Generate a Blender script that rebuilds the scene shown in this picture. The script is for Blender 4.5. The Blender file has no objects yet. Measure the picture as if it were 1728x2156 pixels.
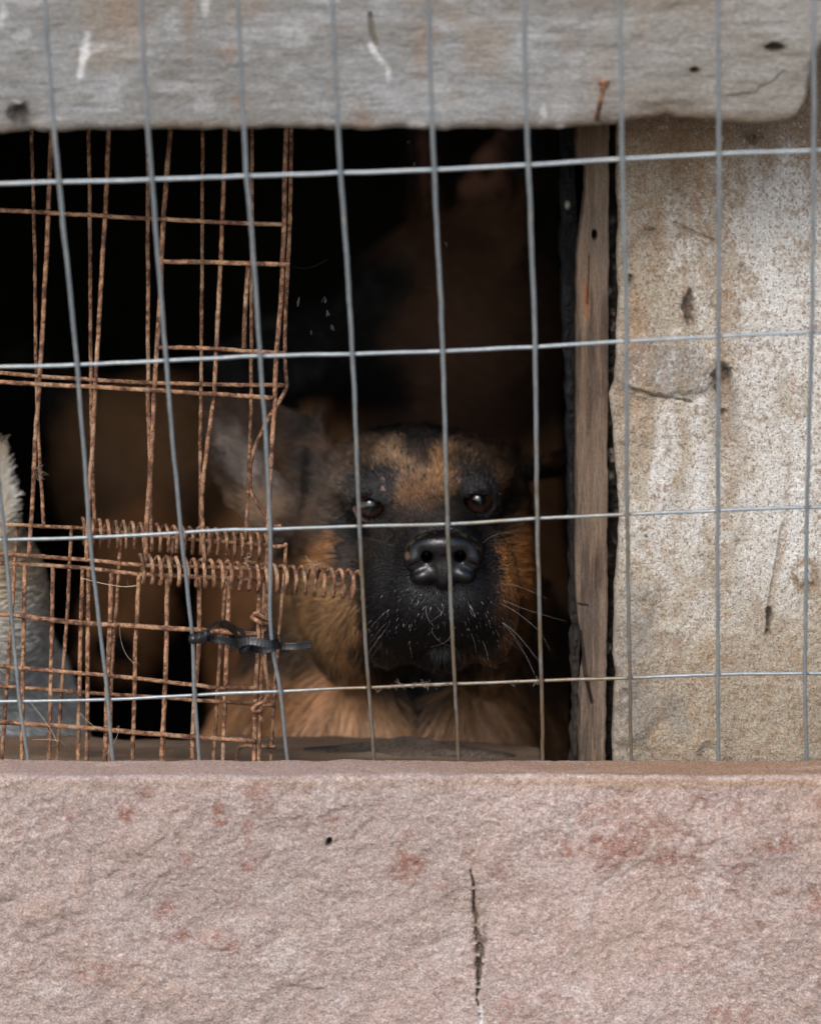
import bpy, math, random
import numpy as np
random.seed(7)
RNG = np.random.default_rng(7)
SC = bpy.context.scene
COL = SC.collection

# ------------------------------------------------------------------ camera
PITCH = math.radians(8.0)
DIST = 2.0                      # metres from the camera to the middle of the opening
PX = 0.00025                    # metres per photo pixel (1728 wide) at that distance
ZC = 0.95                       # height of the middle of the picture
CAM = np.array([0.0, -DIST*math.cos(PITCH), ZC + DIST*math.sin(PITCH)])
FWD = np.array([0.0, math.cos(PITCH), -math.sin(PITCH)])
UPV = np.array([0.0, math.sin(PITCH), math.cos(PITCH)])
cd = bpy.data.cameras.new('camera')
cam = bpy.data.objects.new('camera', cd); COL.objects.link(cam)
cam.location = CAM
cam.rotation_euler = (math.pi/2 - PITCH, 0, 0)
cd.sensor_fit = 'VERTICAL'; cd.sensor_height = 36.0; cd.sensor_width = 36.0
cd.lens = 36.0*DIST/(2156*PX)
cd.clip_start = 0.05; cd.clip_end = 2000
cd.dof.use_dof = True
cd.dof.focus_distance = 2.07
cd.dof.aperture_fstop = 4.4
SC.camera = cam

# ------------------------------------------------------------------ light
SUN_EL, SUN_AZ = math.radians(42), math.radians(-22)     # azimuth measured from -Y (camera side)
w = bpy.data.worlds.new('World'); SC.world = w; w.use_nodes = True
nt = w.node_tree; nt.nodes.clear()
sky = nt.nodes.new('ShaderNodeTexSky'); sky.sky_type = 'NISHITA'; sky.sun_disc = False
sky.sun_elevation = SUN_EL; sky.sun_rotation = math.pi - SUN_AZ
sky.air_density = 1.0; sky.dust_density = 2.5; sky.ozone_density = 1.0
bg = nt.nodes.new('ShaderNodeBackground'); bg.inputs['Strength'].default_value = 0.12
wo = nt.nodes.new('ShaderNodeOutputWorld')
nt.links.new(sky.outputs[0], bg.inputs['Color']); nt.links.new(bg.outputs[0], wo.inputs['Surface'])
ld = bpy.data.lights.new('sun', 'SUN'); ld.energy = 0.95; ld.angle = math.radians(22); ld.color = (1, 0.985, 0.97)
sun = bpy.data.objects.new('sun', ld); COL.objects.link(sun)
from mathutils import Vector
sd = Vector((math.sin(SUN_AZ)*math.cos(SUN_EL), -math.cos(SUN_AZ)*math.cos(SUN_EL), math.sin(SUN_EL)))
sun.rotation_euler = sd.to_track_quat('Z', 'Y').to_euler(); sun.location = (0, -3, 5)
SC.view_settings.view_transform = 'Standard'; SC.view_settings.look = 'None'
SC.view_settings.exposure = 1.12; SC.view_settings.gamma = 1.0
SC.cycles.max_bounces = 6; SC.cycles.diffuse_bounces = 4

# ------------------------------------------------------------------ maths helpers
def P(u, v, y):
    """world point seen at photo pixel (u, v) standing at depth y (arrays allowed)"""
    u = np.asarray(u, float); v = np.asarray(v, float); y = np.asarray(y, float)
    u, v, y = np.broadcast_arrays(u, v, y)
    dx = (u-864)*PX; du = (1078-v)*PX
    d = np.stack([dx, FWD[1]*DIST + UPV[1]*du, FWD[2]*DIST + UPV[2]*du], -1)
    t = (y - CAM[1])/d[..., 1]
    return CAM + d*t[..., None]
def UV(p):
    """photo pixel of a world point"""
    q = np.asarray(p, float) - CAM
    dep = q @ FWD
    return 864 + q[..., 0]/dep*DIST/PX, 1078 - (q @ UPV)/dep*DIST/PX

def _hash(ix, iy, iz, seed):
    h = (ix.astype(np.int64)*374761393 + iy.astype(np.int64)*668265263 + iz.astype(np.int64)*2147483647 + seed*974711) & 0xffffffff
    h = ((h ^ (h >> 13))*1274126177) & 0xffffffff
    h = ((h ^ (h >> 16))*2246822519) & 0xffffffff
    h = h ^ (h >> 15)
    return (h & 0xffffff)/float(0x7fffff) - 1.0
def vnoise(p, s, seed=0):
    q = np.asarray(p, float)*s
    i = np.floor(q); f = q - i; f = f*f*f*(f*(f*6-15)+10)
    i = i.astype(np.int64)
    x, y, z = i[..., 0], i[..., 1], i[..., 2]
    fx, fy, fz = f[..., 0], f[..., 1], f[..., 2]
    def L(a, b, t): return a + (b-a)*t
    c = [_hash(x+a, y+b, z+c_, seed) for c_ in (0, 1) for b in (0, 1) for a in (0, 1)]
    return L(L(L(c[0], c[1], fx), L(c[2], c[3], fx), fy), L(L(c[4], c[5], fx), L(c[6], c[7], fx), fy), fz)
def fbm(p, s, octs=4, seed=0, gain=0.5):
    r = 0; a = 1.0; n = 0
    p = np.asarray(p, float)
    for k in range(octs):
        r = r + a*vnoise(p + 13.7*k, s, seed+k*17); n += a; a *= gain; s *= 2.03
    return r/n
def sstep(a, b, x):
    t = np.clip((x-a)/(b-a), 0, 1); return t*t*(3-2*t)
def blob(u, v, cu, cv, ru, rv, rot=0, soft=0.5, n=None):
    c, s = math.cos(math.radians(rot)), math.sin(math.radians(rot))
    a = ((u-cu)*c + (v-cv)*s)/ru; b = (-(u-cu)*s + (v-cv)*c)/rv
    r = np.sqrt(a*a+b*b)
    if n is not None: r = r + n
    return 1 - sstep(1-soft, 1+soft, r)
def seg_dist(u, v, pts):
    d = np.full(np.shape(u), 1e9)
    for (x0, y0), (x1, y1) in zip(pts[:-1], pts[1:]):
        dx, dy = x1-x0, y1-y0
        t = np.clip(((u-x0)*dx+(v-y0)*dy)/(dx*dx+dy*dy+1e-12), 0, 1)
        d = np.minimum(d, np.hypot(u-x0-t*dx, v-y0-t*dy))
    return d
def mixc(c, m, col):
    return c*(1-m[..., None]) + np.array(col)*m[..., None]

# ------------------------------------------------------------------ object helpers
def tag(o, label=None, cat=None, group=None, kind=None):
    if label: o['label'] = label
    if cat: o['category'] = cat
    if group: o['group'] = group
    if kind: o['kind'] = kind
    return o
def empty(name, loc, label, cat, group=None):
    o = bpy.data.objects.new(name, None); COL.objects.link(o); o.location = loc; o.empty_display_size = 0.02
    return tag(o, label, cat, group)
def wloc(o):
    l = np.array(o.location)
    while o.parent: o = o.parent; l = l + np.array(o.location)
    return l
def mesh_obj(name, V, F, mat, parent=None, col=None, smooth=True, base=None):
    """V (n,3) world points, F list/array of quads or tris"""
    V = np.asarray(V, float)
    if base is None: base = wloc(parent) if parent else np.zeros(3)
    me = bpy.data.meshes.new(name)
    if isinstance(F, np.ndarray):
        nf, k = F.shape
        me.vertices.add(len(V)); me.vertices.foreach_set('co', (V-base).astype(np.float32).ravel())
        me.loops.add(nf*k); me.loops.foreach_set('vertex_index', F.astype(np.int32).ravel())
        me.polygons.add(nf); me.polygons.foreach_set('loop_start', np.arange(0, nf*k, k, dtype=np.int32))
        me.update(calc_edges=True)
    else:
        me.from_pydata((V-base).tolist(), [], F)
    if col is not None:
        at = me.color_attributes.new('Col', 'FLOAT_COLOR', 'POINT')
        c = np.ones((len(V), 4), np.float32); c[:, :3] = np.clip(col, 0, 1)
        at.data.foreach_set('color', c.ravel())
    me.polygons.foreach_set('use_smooth', np.full(len(me.polygons), smooth))
    me.materials.append(mat); me.validate(); me.update()
    o = bpy.data.objects.new(name, me); COL.objects.link(o)
    if parent: o.parent = parent
    else: o.location = base
    return o
def merge(parts):
    """[(V,F,C)] with same face size -> one"""
    Vs, Fs, Cs = [], [], []; n = 0
    for V, F, C in parts:
        Vs.append(V); Fs.append(np.asarray(F)+n); Cs.append(C); n += len(V)
    return np.concatenate(Vs), np.concatenate(Fs), (None if Cs[0] is None else np.concatenate(Cs))
def box(x0, x1, y0, y1, z0, z1):
    V = np.array([(x, y, z) for z in (z0, z1) for y in (y0, y1) for x in (x0, x1)], float)
    F = np.array([(0, 2, 3, 1), (4, 5, 7, 6), (0, 1, 5, 4), (2, 6, 7, 3), (0, 4, 6, 2), (1, 3, 7, 5)])
    return V, F, None

def material(name, attr=True, color=(0.5, 0.5, 0.5), rough=0.85, metal=0.0, spec=0.3, grain=(), bumps=(), coat=0.0, rough_var=0.0):
    """grain: (scale xyz, amount[, colour]) multiply noises; bumps: (scale xyz, distance m, detail)"""
    m = bpy.data.materials.new(name); m.use_nodes = True
    t = m.node_tree; N = t.nodes; L = t.links; b = N['Principled BSDF']
    tc = N.new('ShaderNodeTexCoord')
    if attr:
        a = N.new('ShaderNodeAttribute'); a.attribute_name = 'Col'; src = a.outputs['Color']
    else:
        a = N.new('ShaderNodeRGB'); a.outputs[0].default_value = (*color, 1); src = a.outputs[0]
    def noise(sc, det=3.0, rg=0.6):
        mp = N.new('ShaderNodeMapping'); mp.inputs['Scale'].default_value = sc
        L.new(tc.outputs['Object'], mp.inputs['Vector'])
        n = N.new('ShaderNodeTexNoise'); n.inputs['Scale'].default_value = 1.0
        n.inputs['Detail'].default_value = det; n.inputs['Roughness'].default_value = rg
        L.new(mp.outputs[0], n.inputs['Vector']); return n
    for g in grain:
        n = noise(g[0], 3.0, 0.65)
        mr = N.new('ShaderNodeMapRange'); mr.inputs['From Min'].default_value = 0.3; mr.inputs['From Max'].default_value = 0.7
        if len(g) > 2:
            mr.inputs['From Min'].default_value = g[3]; mr.inputs['From Max'].default_value = g[3]+0.06
            mr.inputs['To Min'].default_value = 0; mr.inputs['To Max'].default_value = g[1]
            L.new(n.outputs['Fac'], mr.inputs['Value'])
            mx = N.new('ShaderNodeMix'); mx.data_type = 'RGBA'; mx.blend_type = 'MIX'
            L.new(mr.outputs[0], mx.inputs['Factor']); L.new(src, mx.inputs['A']); mx.inputs['B'].default_value = (*g[2], 1)
        else:
            mr.inputs['To Min'].default_value = 1-g[1]; mr.inputs['To Max'].default_value = 1+g[1]
            L.new(n.outputs['Fac'], mr.inputs['Value'])
            mx = N.new('ShaderNodeVectorMath'); mx.operation = 'SCALE'
            L.new(src, mx.inputs[0]); L.new(mr.outputs[0], mx.inputs['Scale'])
            src = mx.outputs[0]; continue
        src = mx.outputs['Result']
    L.new(src, b.inputs['Base Color'])
    b.inputs['Roughness'].default_value = rough; b.inputs['Metallic'].default_value = metal
    b.inputs['Specular IOR Level'].default_value = spec
    b.inputs['Coat Weight'].default_value = coat; b.inputs['Coat Roughness'].default_value = 0.08
    if rough_var:
        n = noise((300, 300, 300)); mr = N.new('ShaderNodeMapRange')
        mr.inputs['To Min'].default_value = rough-rough_var; mr.inputs['To Max'].default_value = rough+rough_var
        L.new(n.outputs['Fac'], mr.inputs['Value']); L.new(mr.outputs[0], b.inputs['Roughness'])
    prev = None
    for s in bumps:
        n = noise(s[0], s[2] if len(s) > 2 else 3.0, 0.7)
        bp = N.new('ShaderNodeBump'); bp.inputs['Strength'].default_value = 1.0; bp.inputs['Distance'].default_value = s[1]
        L.new(n.outputs['Fac'], bp.inputs['Height'])
        if prev: L.new(prev.outputs[0], bp.inputs['Normal'])
        prev = bp
    if prev: L.new(prev.outputs[0], b.inputs['Normal'])
    return m

# ------------------------------------------------------------------ materials
M = {}
M['sandstone'] = material('sandstone', rough=0.92, spec=0.2, grain=(((700, 700, 900), 0.38), ((1500, 1500, 1900), 0.38), ((1000, 1000, 1300), 0.6, (0.66, 0.62, 0.60), 0.59)),
                          bumps=(((260, 260, 330), 0.0016, 5), ((1100, 1100, 1400), 0.0007, 3)))
M['plaster'] = material('weathered_plaster', rough=0.95, spec=0.15, grain=(((1300, 1300, 1300), 0.32), ((600, 600, 600), 0.2), ((750, 750, 620), 0.75, (0.17, 0.11, 0.065), 0.55), ((1100, 1100, 1100), 0.35, (0.60, 0.585, 0.55), 0.60), ((1500, 1500, 1500), 0.6, (0.06, 0.05, 0.04), 0.64)),
                        bumps=(((240, 240, 240), 0.0016, 5), ((1000, 1000, 1000), 0.0009, 3)))
M['beam_wood'] = material('grey_weathered_wood', rough=0.9, spec=0.2, grain=(((110, 800, 1100), 0.18), ((500, 700, 700), 0.22)),
                          bumps=(((120, 700, 700), 0.0006, 4), ((260, 300, 300), 0.0016, 5)))
M['jamb_wood'] = material('brown_weathered_wood', rough=0.92, spec=0.15, grain=(((1400, 1400, 70), 0.24), ((900, 900, 500), 0.16)),
                          bumps=(((1000, 1000, 45), 0.0010, 4), ((500, 500, 500), 0.0006, 4)))
M['rubble'] = material('dark_rubble', rough=0.95, spec=0.2, grain=(((500, 500, 500), 0.4),), bumps=(((350, 350, 350), 0.003, 5),))
M['char'] = material('black_charred_edge', rough=0.8, spec=0.2, grain=(((500, 500, 160), 0.4),), bumps=(((300, 300, 120), 0.003, 5),))
M['galv'] = material('galvanised_wire', rough=0.42, metal=0.55, spec=0.5, grain=(((500, 500, 500), 0.15),), bumps=(((700, 700, 700), 0.0002, 3),), rough_var=0.1)
M['rust'] = material('rusty_wire', rough=0.93, spec=0.2, grain=(((600, 600, 600), 0.40), ((1400, 1400, 1400), 0.35), ((700, 700, 700), 0.6, (0.46, 0.29, 0.18), 0.60), ((650, 650, 900), 0.7, (0.055, 0.03, 0.022), 0.61)),
                     bumps=(((900, 900, 900), 0.0008, 4),))
M['black_plastic'] = material('black_plastic', attr=False, color=(0.012, 0.013, 0.015), rough=0.28, spec=0.5, bumps=(((900, 900, 900), 0.00012, 3),), rough_var=0.12)
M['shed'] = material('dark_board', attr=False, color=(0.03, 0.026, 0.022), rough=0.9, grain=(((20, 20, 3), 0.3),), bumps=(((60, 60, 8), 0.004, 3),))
M['dirt'] = material('packed_dirt', attr=False, color=(0.26, 0.225, 0.19), rough=0.95, grain=(((8, 8, 8), 0.25), ((90, 90, 90), 0.2)), bumps=(((30, 30, 30), 0.01, 5),))
M['skin'] = material('dog_skin', rough=0.8, spec=0.15)
M['nose'] = material('wet_nose', attr=True, rough=0.30, spec=0.5, bumps=(((800, 800, 800), 0.00022, 2),), rough_var=0.08)
M['eye'] = material('eye_wet', attr=True, rough=0.06, spec=0.5, coat=0.3)
M['debris'] = material('dry_debris', rough=0.9, spec=0.2)
def hair_mat(name, rough, spec, sheen=0.0):
    m = bpy.data.materials.new(name); m.use_nodes = True
    b = m.node_tree.nodes['Principled BSDF']; a = m.node_tree.nodes.new('ShaderNodeAttribute'); a.attribute_name = 'hair_color'
    m.node_tree.links.new(a.outputs['Color'], b.inputs['Base Color'])
    b.inputs['Roughness'].default_value = rough; b.inputs['Specular IOR Level'].default_value = spec
    return m
M['fur'] = hair_mat('fur_strands', 0.40, 0.45)
M['thread'] = hair_mat('pale_threads', 0.5, 0.5)

# ------------------------------------------------------------------ relief plates (masonry, boards)
def axis(a, b, da, db, step, coarse):
    pts = []
    if a < da: pts += list(np.arange(a, da, coarse))
    pts += list(np.arange(max(a, da), min(b, db), step))
    if b > db: pts += list(np.arange(db, b, coarse))
    pts.append(b)
    return np.array(pts, float)
def plate(U, Vv, left, right, top, bottom, y0, thick, relief, colour, R, edge_n=1.5):
    """front surface grid between outline curves, rounded at its rim by R px, closed behind"""
    s, t = np.meshgrid((U-U[0])/(U[-1]-U[0]), (Vv-Vv[0])/(Vv[-1]-Vv[0]))
    u = U[0] + s*(U[-1]-U[0]); v = Vv[0] + t*(Vv[-1]-Vv[0])
    for _ in range(3):
        l, r = left(v), right(v); tt, bb = top(u), bottom(u)
        u = l + s*(r-l); v = tt + t*(bb-tt)
    d = np.minimum(np.minimum(u-left(v), right(v)-u), np.minimum(v-top(u), bottom(u)-v))
    d = np.clip(d, 0, None)
    q = np.clip(d/R, 0, 1); rim = R*PX*(1-np.sqrt(np.clip(1-(1-q)**2, 0, 1)))
    p0 = P(u, v, y0)
    p = p0.copy(); rel = relief(u, v, p0)
    p[..., 1] += rim - rel
    c = colour(u, v, p0, rel)
    nv, nu = u.shape
    idx = np.arange(nv*nu).reshape(nv, nu)
    F = np.stack([idx[:-1, :-1], idx[1:, :-1], idx[1:, 1:], idx[:-1, 1:]], -1).reshape(-1, 4)
    V = p.reshape(-1, 3); C = c.reshape(-1, 3)
    ring = np.concatenate([idx[0, :-1], idx[:-1, -1], idx[-1, :0:-1], idx[:0:-1, 0]])
    n = len(V); back = V[ring].copy(); back[:, 1] = y0 + thick
    k = len(ring); a = ring; b = np.roll(ring, -1); ai = n + np.arange(k); bi = np.roll(ai, -1)
    SF = np.stack([a, b, bi, ai], -1)
    cen = back.mean(0)[None]
    V = np.concatenate([V, back, cen]); C = np.concatenate([C, C[ring]*1.0, C.mean(0)[None]])
    BF = np.stack([ai, bi, np.full(k, n+k), np.full(k, n+k)], -1)
    tri = [tuple(x[:3]) for x in BF.tolist()]
    quads = np.concatenate([F, SF])
    return V, quads, tri, C
def plate_obj(name, data, mat, parent=None, base=None):
    V, Q, T, C = data
    base = np.zeros(3) if base is None else base
    if parent: base = wloc(parent)
    me = bpy.data.meshes.new(name)
    nq, ntr = len(Q), len(T)
    T = np.array(T)
    me.vertices.add(len(V)); me.vertices.foreach_set('co', (V-base).astype(np.float32).ravel())
    me.loops.add(nq*4+ntr*3)
    me.loops.foreach_set('vertex_index', np.concatenate([Q.ravel(), T.ravel()]).astype(np.int32))
    me.polygons.add(nq+ntr)
    me.polygons.foreach_set('loop_start', np.concatenate([np.arange(nq)*4, nq*4+np.arange(ntr)*3]).astype(np.int32))
    me.update(calc_edges=True)
    at = me.color_attributes.new('Col', 'FLOAT_COLOR', 'POINT')
    c = np.ones((len(V), 4), np.float32); c[:, :3] = np.clip(C, 0, 1); at.data.foreach_set('color', c.ravel())
    me.polygons.foreach_set('use_smooth', np.full(nq+ntr, True))
    me.materials.append(mat); me.validate(); me.update()
    o = bpy.data.objects.new(name, me); COL.objects.link(o)
    if parent: o.parent = parent
    else: o.location = base
    return o
K = lambda c: (lambda x: np.full(np.shape(x), float(c)))
def curve_fn(xs, ys, amp=0.0, sc=0.03, seed=3):
    def f(x):
        r = np.interp(x, xs, ys)
        if amp:
            q = np.stack([np.asarray(x, float), np.zeros(np.shape(x)), np.zeros(np.shape(x))], -1)
            r = r + amp*fbm(q, sc, 4, seed)
        return r
    return f

# ---- ground
V, F, _ = box(-600, 600, -600, 600, -0.5, 0.0)
g = mesh_obj('ground', V, F, M['dirt'], smooth=False); tag(g, kind='structure')

# ---- sandstone wall under the opening
def build_stone():
    ztop = P(864, 1601, 0.032)[2]
    yf = 0.03
    for _ in range(40):                     # front edge depth that shows at row 1643
        u_, v_ = UV(np.array([0, yf, ztop]));
        yf -= (1643-v_)*0.00004
    xs = np.concatenate([np.arange(-1.2, -0.26, 0.02), np.arange(-0.26, 0.26, 0.0007), np.arange(0.26, 1.2, 0.02)])
    prof = [(0.16, ztop-0.06), (0.0345, ztop-0.06), (0.0345, ztop-0.03), (0.0343, ztop-0.003), (0.033, ztop-0.0006)]
    prof += [(y, ztop) for y in np.arange(0.0315, yf+0.004, -0.0009)]
    for a in np.linspace(0, math.pi/2, 7): prof.append((yf+0.004-0.004*math.sin(a), ztop-0.004+0.004*math.cos(a)))
    prof += [(yf, z) for z in np.arange(ztop-0.0046, ztop-0.15, -0.0006)]
    prof += [(yf, z) for z in np.linspace(ztop-0.155, -0.05, 24)]
    prof += [(0.16, -0.05), (0.16, ztop-0.06)]
    prof = np.array(prof)
    X, Y = np.meshgrid(xs, prof[:, 0]); _, Z = np.meshgrid(xs, prof[:, 1])
    p = np.stack([X, Y, Z], -1)
    u, v = UV(p)
    front = sstep(yf+0.0045, yf+0.001, Y) * (np.abs(prof[:, 0]-0.16) > 1e-6)[:, None]
    top = (1-front)*(Y < 0.06)
    q = p*np.array([1, 1, 1.25])
    big = fbm(q, 9, 3, 5)
    mid = fbm(q + 0.02*fbm(p, 20, 2, 9)[..., None], 34, 5, 11)
    ridge = 1-np.abs(fbm(q*np.array([0.8, 1, 1.5]), 26, 4, 21))*2.2
    steps = fbm(q*np.array([0.9, 1, 1.3]), 20, 3, 31)
    ter = steps*6; ter = (np.floor(ter) + sstep(0.75, 1.0, ter-np.floor(ter)))/6
    n1 = fbm(p, 60, 3, 41)
    lump = np.zeros_like(u)
    for cu, cv, ru, rv, h in [(0, 1870, 45, 24, 1), (110, 1915, 60, 34, 1), (175, 1860, 22, 36, .8), (30, 2060, 60, 30, .7), (250, 2040, 85, 32, .8),
                              (330, 2085, 70, 40, .9), (420, 2120, 60, 40, .7), (455, 1985, 24, 16, .8), (200, 1990, 70, 30, .6), (1700, 2120, 30, 24, .8)]:
        lump = np.maximum(lump, h*blob(u, v, cu, cv, ru, rv, 0, .45, n1*0.8))
    chip = fbm(p*np.array([.8, 1, 1]) + .012*fbm(p, 40, 2, 62)[..., None], 16, 4, 63)*5; chip = (np.floor(chip)+sstep(.82, 1, chip-np.floor(chip)))/5
    rel = 0.0028*big + 0.0020*mid + 0.0030*chip + 0.0010*ter + 0.0004*ridge + 0.0018*lump + 0.0009*fbm(p, 150, 3, 60) + 0.0005*fbm(p, 420, 3, 61)
    crk_w = np.interp(v, [1820, 1850, 1870, 1930, 1950, 1975, 2030, 2060, 2100, 2160], [0, 2.6, 4.4, 5.2, 1.0, 8, 9, 5, 2.6, 0])
    cx = np.interp(v, [1820, 1850, 1900, 1935, 1960, 2000, 2050, 2100, 2170], [991, 994, 997, 1003, 1002, 1011, 1006, 1004, 1012]) + 5*n1 + 4*fbm(p, 250, 2, 4)
    crk = 1 - sstep(0.4, 1.25, np.abs(u-cx)/np.maximum(crk_w, .01)*1.0)
    crk *= sstep(-0.35, 0.05, fbm(p, 330, 3, 3))
    hole = blob(u, v, 693, 1773, 5, 8, 20, .5, n1*.8)
    rel = rel - 0.004*crk - 0.004*hole
    edge_dip = 0.0007*fbm(p*np.array([1, 0, 0]), 60, 3, 8)
    pn = p.copy()
    pn[..., 1] -= rel*front
    pn[..., 2] += top*(0.0009*fbm(p, 60, 3, 71) + edge_dip + 0.0002*fbm(p, 400, 2, 72))
    pn[..., 1] += (1-front)*(Y > 0.03)*(Y < 0.05)*0.001*fbm(p, 40, 3, 73)
    # colour
    c = np.empty(u.shape+(3,)); c[:] = (0.335, 0.262, 0.232)
    t = fbm(p, 14, 4, 101)
    c = mixc(c, sstep(-.1, .5, t)*.7, (0.41, 0.330, 0.305))
    c = mixc(c, sstep(.0, .6, fbm(p, 22, 4, 102))*.5, (0.35, 0.255, 0.215))
    rt = sstep(700, 1728, u)*front
    c = mixc(c, rt*sstep(-.4, .4, fbm(p, 11, 3, 103))*.45, (0.42, 0.29, 0.225))
    c = mixc(c, sstep(.22, .5, fbm(p, 45, 4, 104))*.22*front, (0.50, 0.455, 0.44))
    fs = fbm(p*np.array([.8, 1, 1.2]), 520, 2, 120)
    sm = .55+.45*sstep(-.3, .4, fbm(p, 24, 3, 121))
    c = mixc(c, sstep(.12, .5, fs)*.42*sm*front, (0.55, 0.49, 0.465)); c = mixc(c, sstep(.12, .5, -fs)*.42*sm*front, (0.22, 0.145, 0.125))
    c = mixc(c, lump*.40*sstep(-.5, .3, fbm(p, 120, 3, 46)), (0.40, 0.275, 0.215))
    red = np.zeros_like(u)
    for cu, cv, ru, rv, h in [(265, 1702, 26, 22, 1), (300, 1665, 16, 14, .6), (460, 1725, 22, 30, 1), (150, 1722, 18, 14, .6), (395, 1808, 16, 16, .8), (525, 1820, 20, 16, .8),
                              (525, 1735, 14, 10, .5), (860, 1830, 36, 26, .9), (1048, 1840, 17, 16, 1), (1200, 1790, 25, 24, .8), (1290, 1790, 60, 34, .9), (1400, 1810, 36, 24, .9),
                              (1350, 1745, 60, 20, .6), (1480, 1700, 20, 16, .6), (1620, 1780, 42, 18, .9), (1530, 1825, 40, 20, .6), (1725, 1900, 20, 26, .9), (1728, 1690, 16, 16, .6),
                              (375, 1975, 30, 16, .9), (440, 1975, 28, 14, .7), (490, 2000, 20, 14, .6), (350, 1920, 20, 18, .6), (860, 1760, 20, 12, .5), (190, 2050, 40, 18, .5),
                              (1420, 2040, 26, 8, .5), (1080, 2120, 60, 26, .4), (1250, 1720, 50, 30, .5), (700, 1730, 20, 12, .4), (1550, 2140, 40, 18, .5), (540, 1660, 24, 20, .6)]:
        red = np.maximum(red, h*blob(u, v, cu, cv, ru, rv, 0, .6, n1*0.9+0.5*fbm(p, 160, 2, 44)))
    c = mixc(c, red*.85*sstep(-.6, .25, fbm(p, 320, 2, 45)), (0.22, 0.085, 0.058))
    fl = .6*fbm(p, 150, 3, 131)+.6*fbm(p, 300, 2, 132); dn = .02+.20*sstep(900, 1350, u)*sstep(1980, 1750, v)+.12*fbm(p, 20, 2, 133)
    c = mixc(c, sstep(0, .10, fl-(.42-dn))*.5*front, (0.235, 0.135, 0.10))
    c = mixc(c, np.clip(crk*1.1, 0, 1)*.9, (0.035, 0.028, 0.02))
    c = mixc(c, blob(u, v, 1009, 1985, 17, 62, 0, .6, n1*.7+.6*fbm(p, 300, 2, 6))*.8*sstep(-.3, .2, fbm(p, 400, 2, 7))*front, (0.075, 0.055, 0.038))
    c = mixc(c, blob(u, v, 1002, 1945, 12, 120, 0, .6, n1*.5)*.3*front, (0.28, 0.2, 0.14))
    c = mixc(c, blob(u, v, 1012, 2140, 5, 26, 0, .5, n1*.5)*.7*front, (0.62, 0.62, 0.62))
    c = mixc(c, np.clip(hole, 0, 1), (0.01, 0.01, 0.01))
    # the flatter coping face on top
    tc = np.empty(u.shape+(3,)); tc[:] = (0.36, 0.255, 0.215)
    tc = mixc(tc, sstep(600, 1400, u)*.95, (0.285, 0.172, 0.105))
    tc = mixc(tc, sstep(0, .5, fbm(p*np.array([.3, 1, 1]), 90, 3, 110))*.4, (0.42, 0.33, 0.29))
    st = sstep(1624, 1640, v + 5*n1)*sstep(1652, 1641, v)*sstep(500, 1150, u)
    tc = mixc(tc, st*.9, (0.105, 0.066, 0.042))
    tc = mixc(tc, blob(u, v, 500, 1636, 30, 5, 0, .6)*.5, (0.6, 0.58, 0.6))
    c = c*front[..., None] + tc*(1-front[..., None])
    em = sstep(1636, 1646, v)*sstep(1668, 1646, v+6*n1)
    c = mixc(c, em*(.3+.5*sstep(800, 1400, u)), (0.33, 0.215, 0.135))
    nv, nu = u.shape; idx = np.arange(nv*nu).reshape(nv, nu)
    F = np.stack([idx[:-1, :-1], idx[1:, :-1], idx[1:, 1:], idx[:-1, 1:]], -1).reshape(-1, 4)
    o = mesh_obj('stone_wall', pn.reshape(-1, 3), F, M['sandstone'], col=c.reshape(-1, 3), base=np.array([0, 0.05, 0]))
    tag(o, 'rough pink sandstone wall under the opening, with rust red patches and a dark crack', 'wall')
    return ztop, yf
ZTOP, YF = build_stone()

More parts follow.
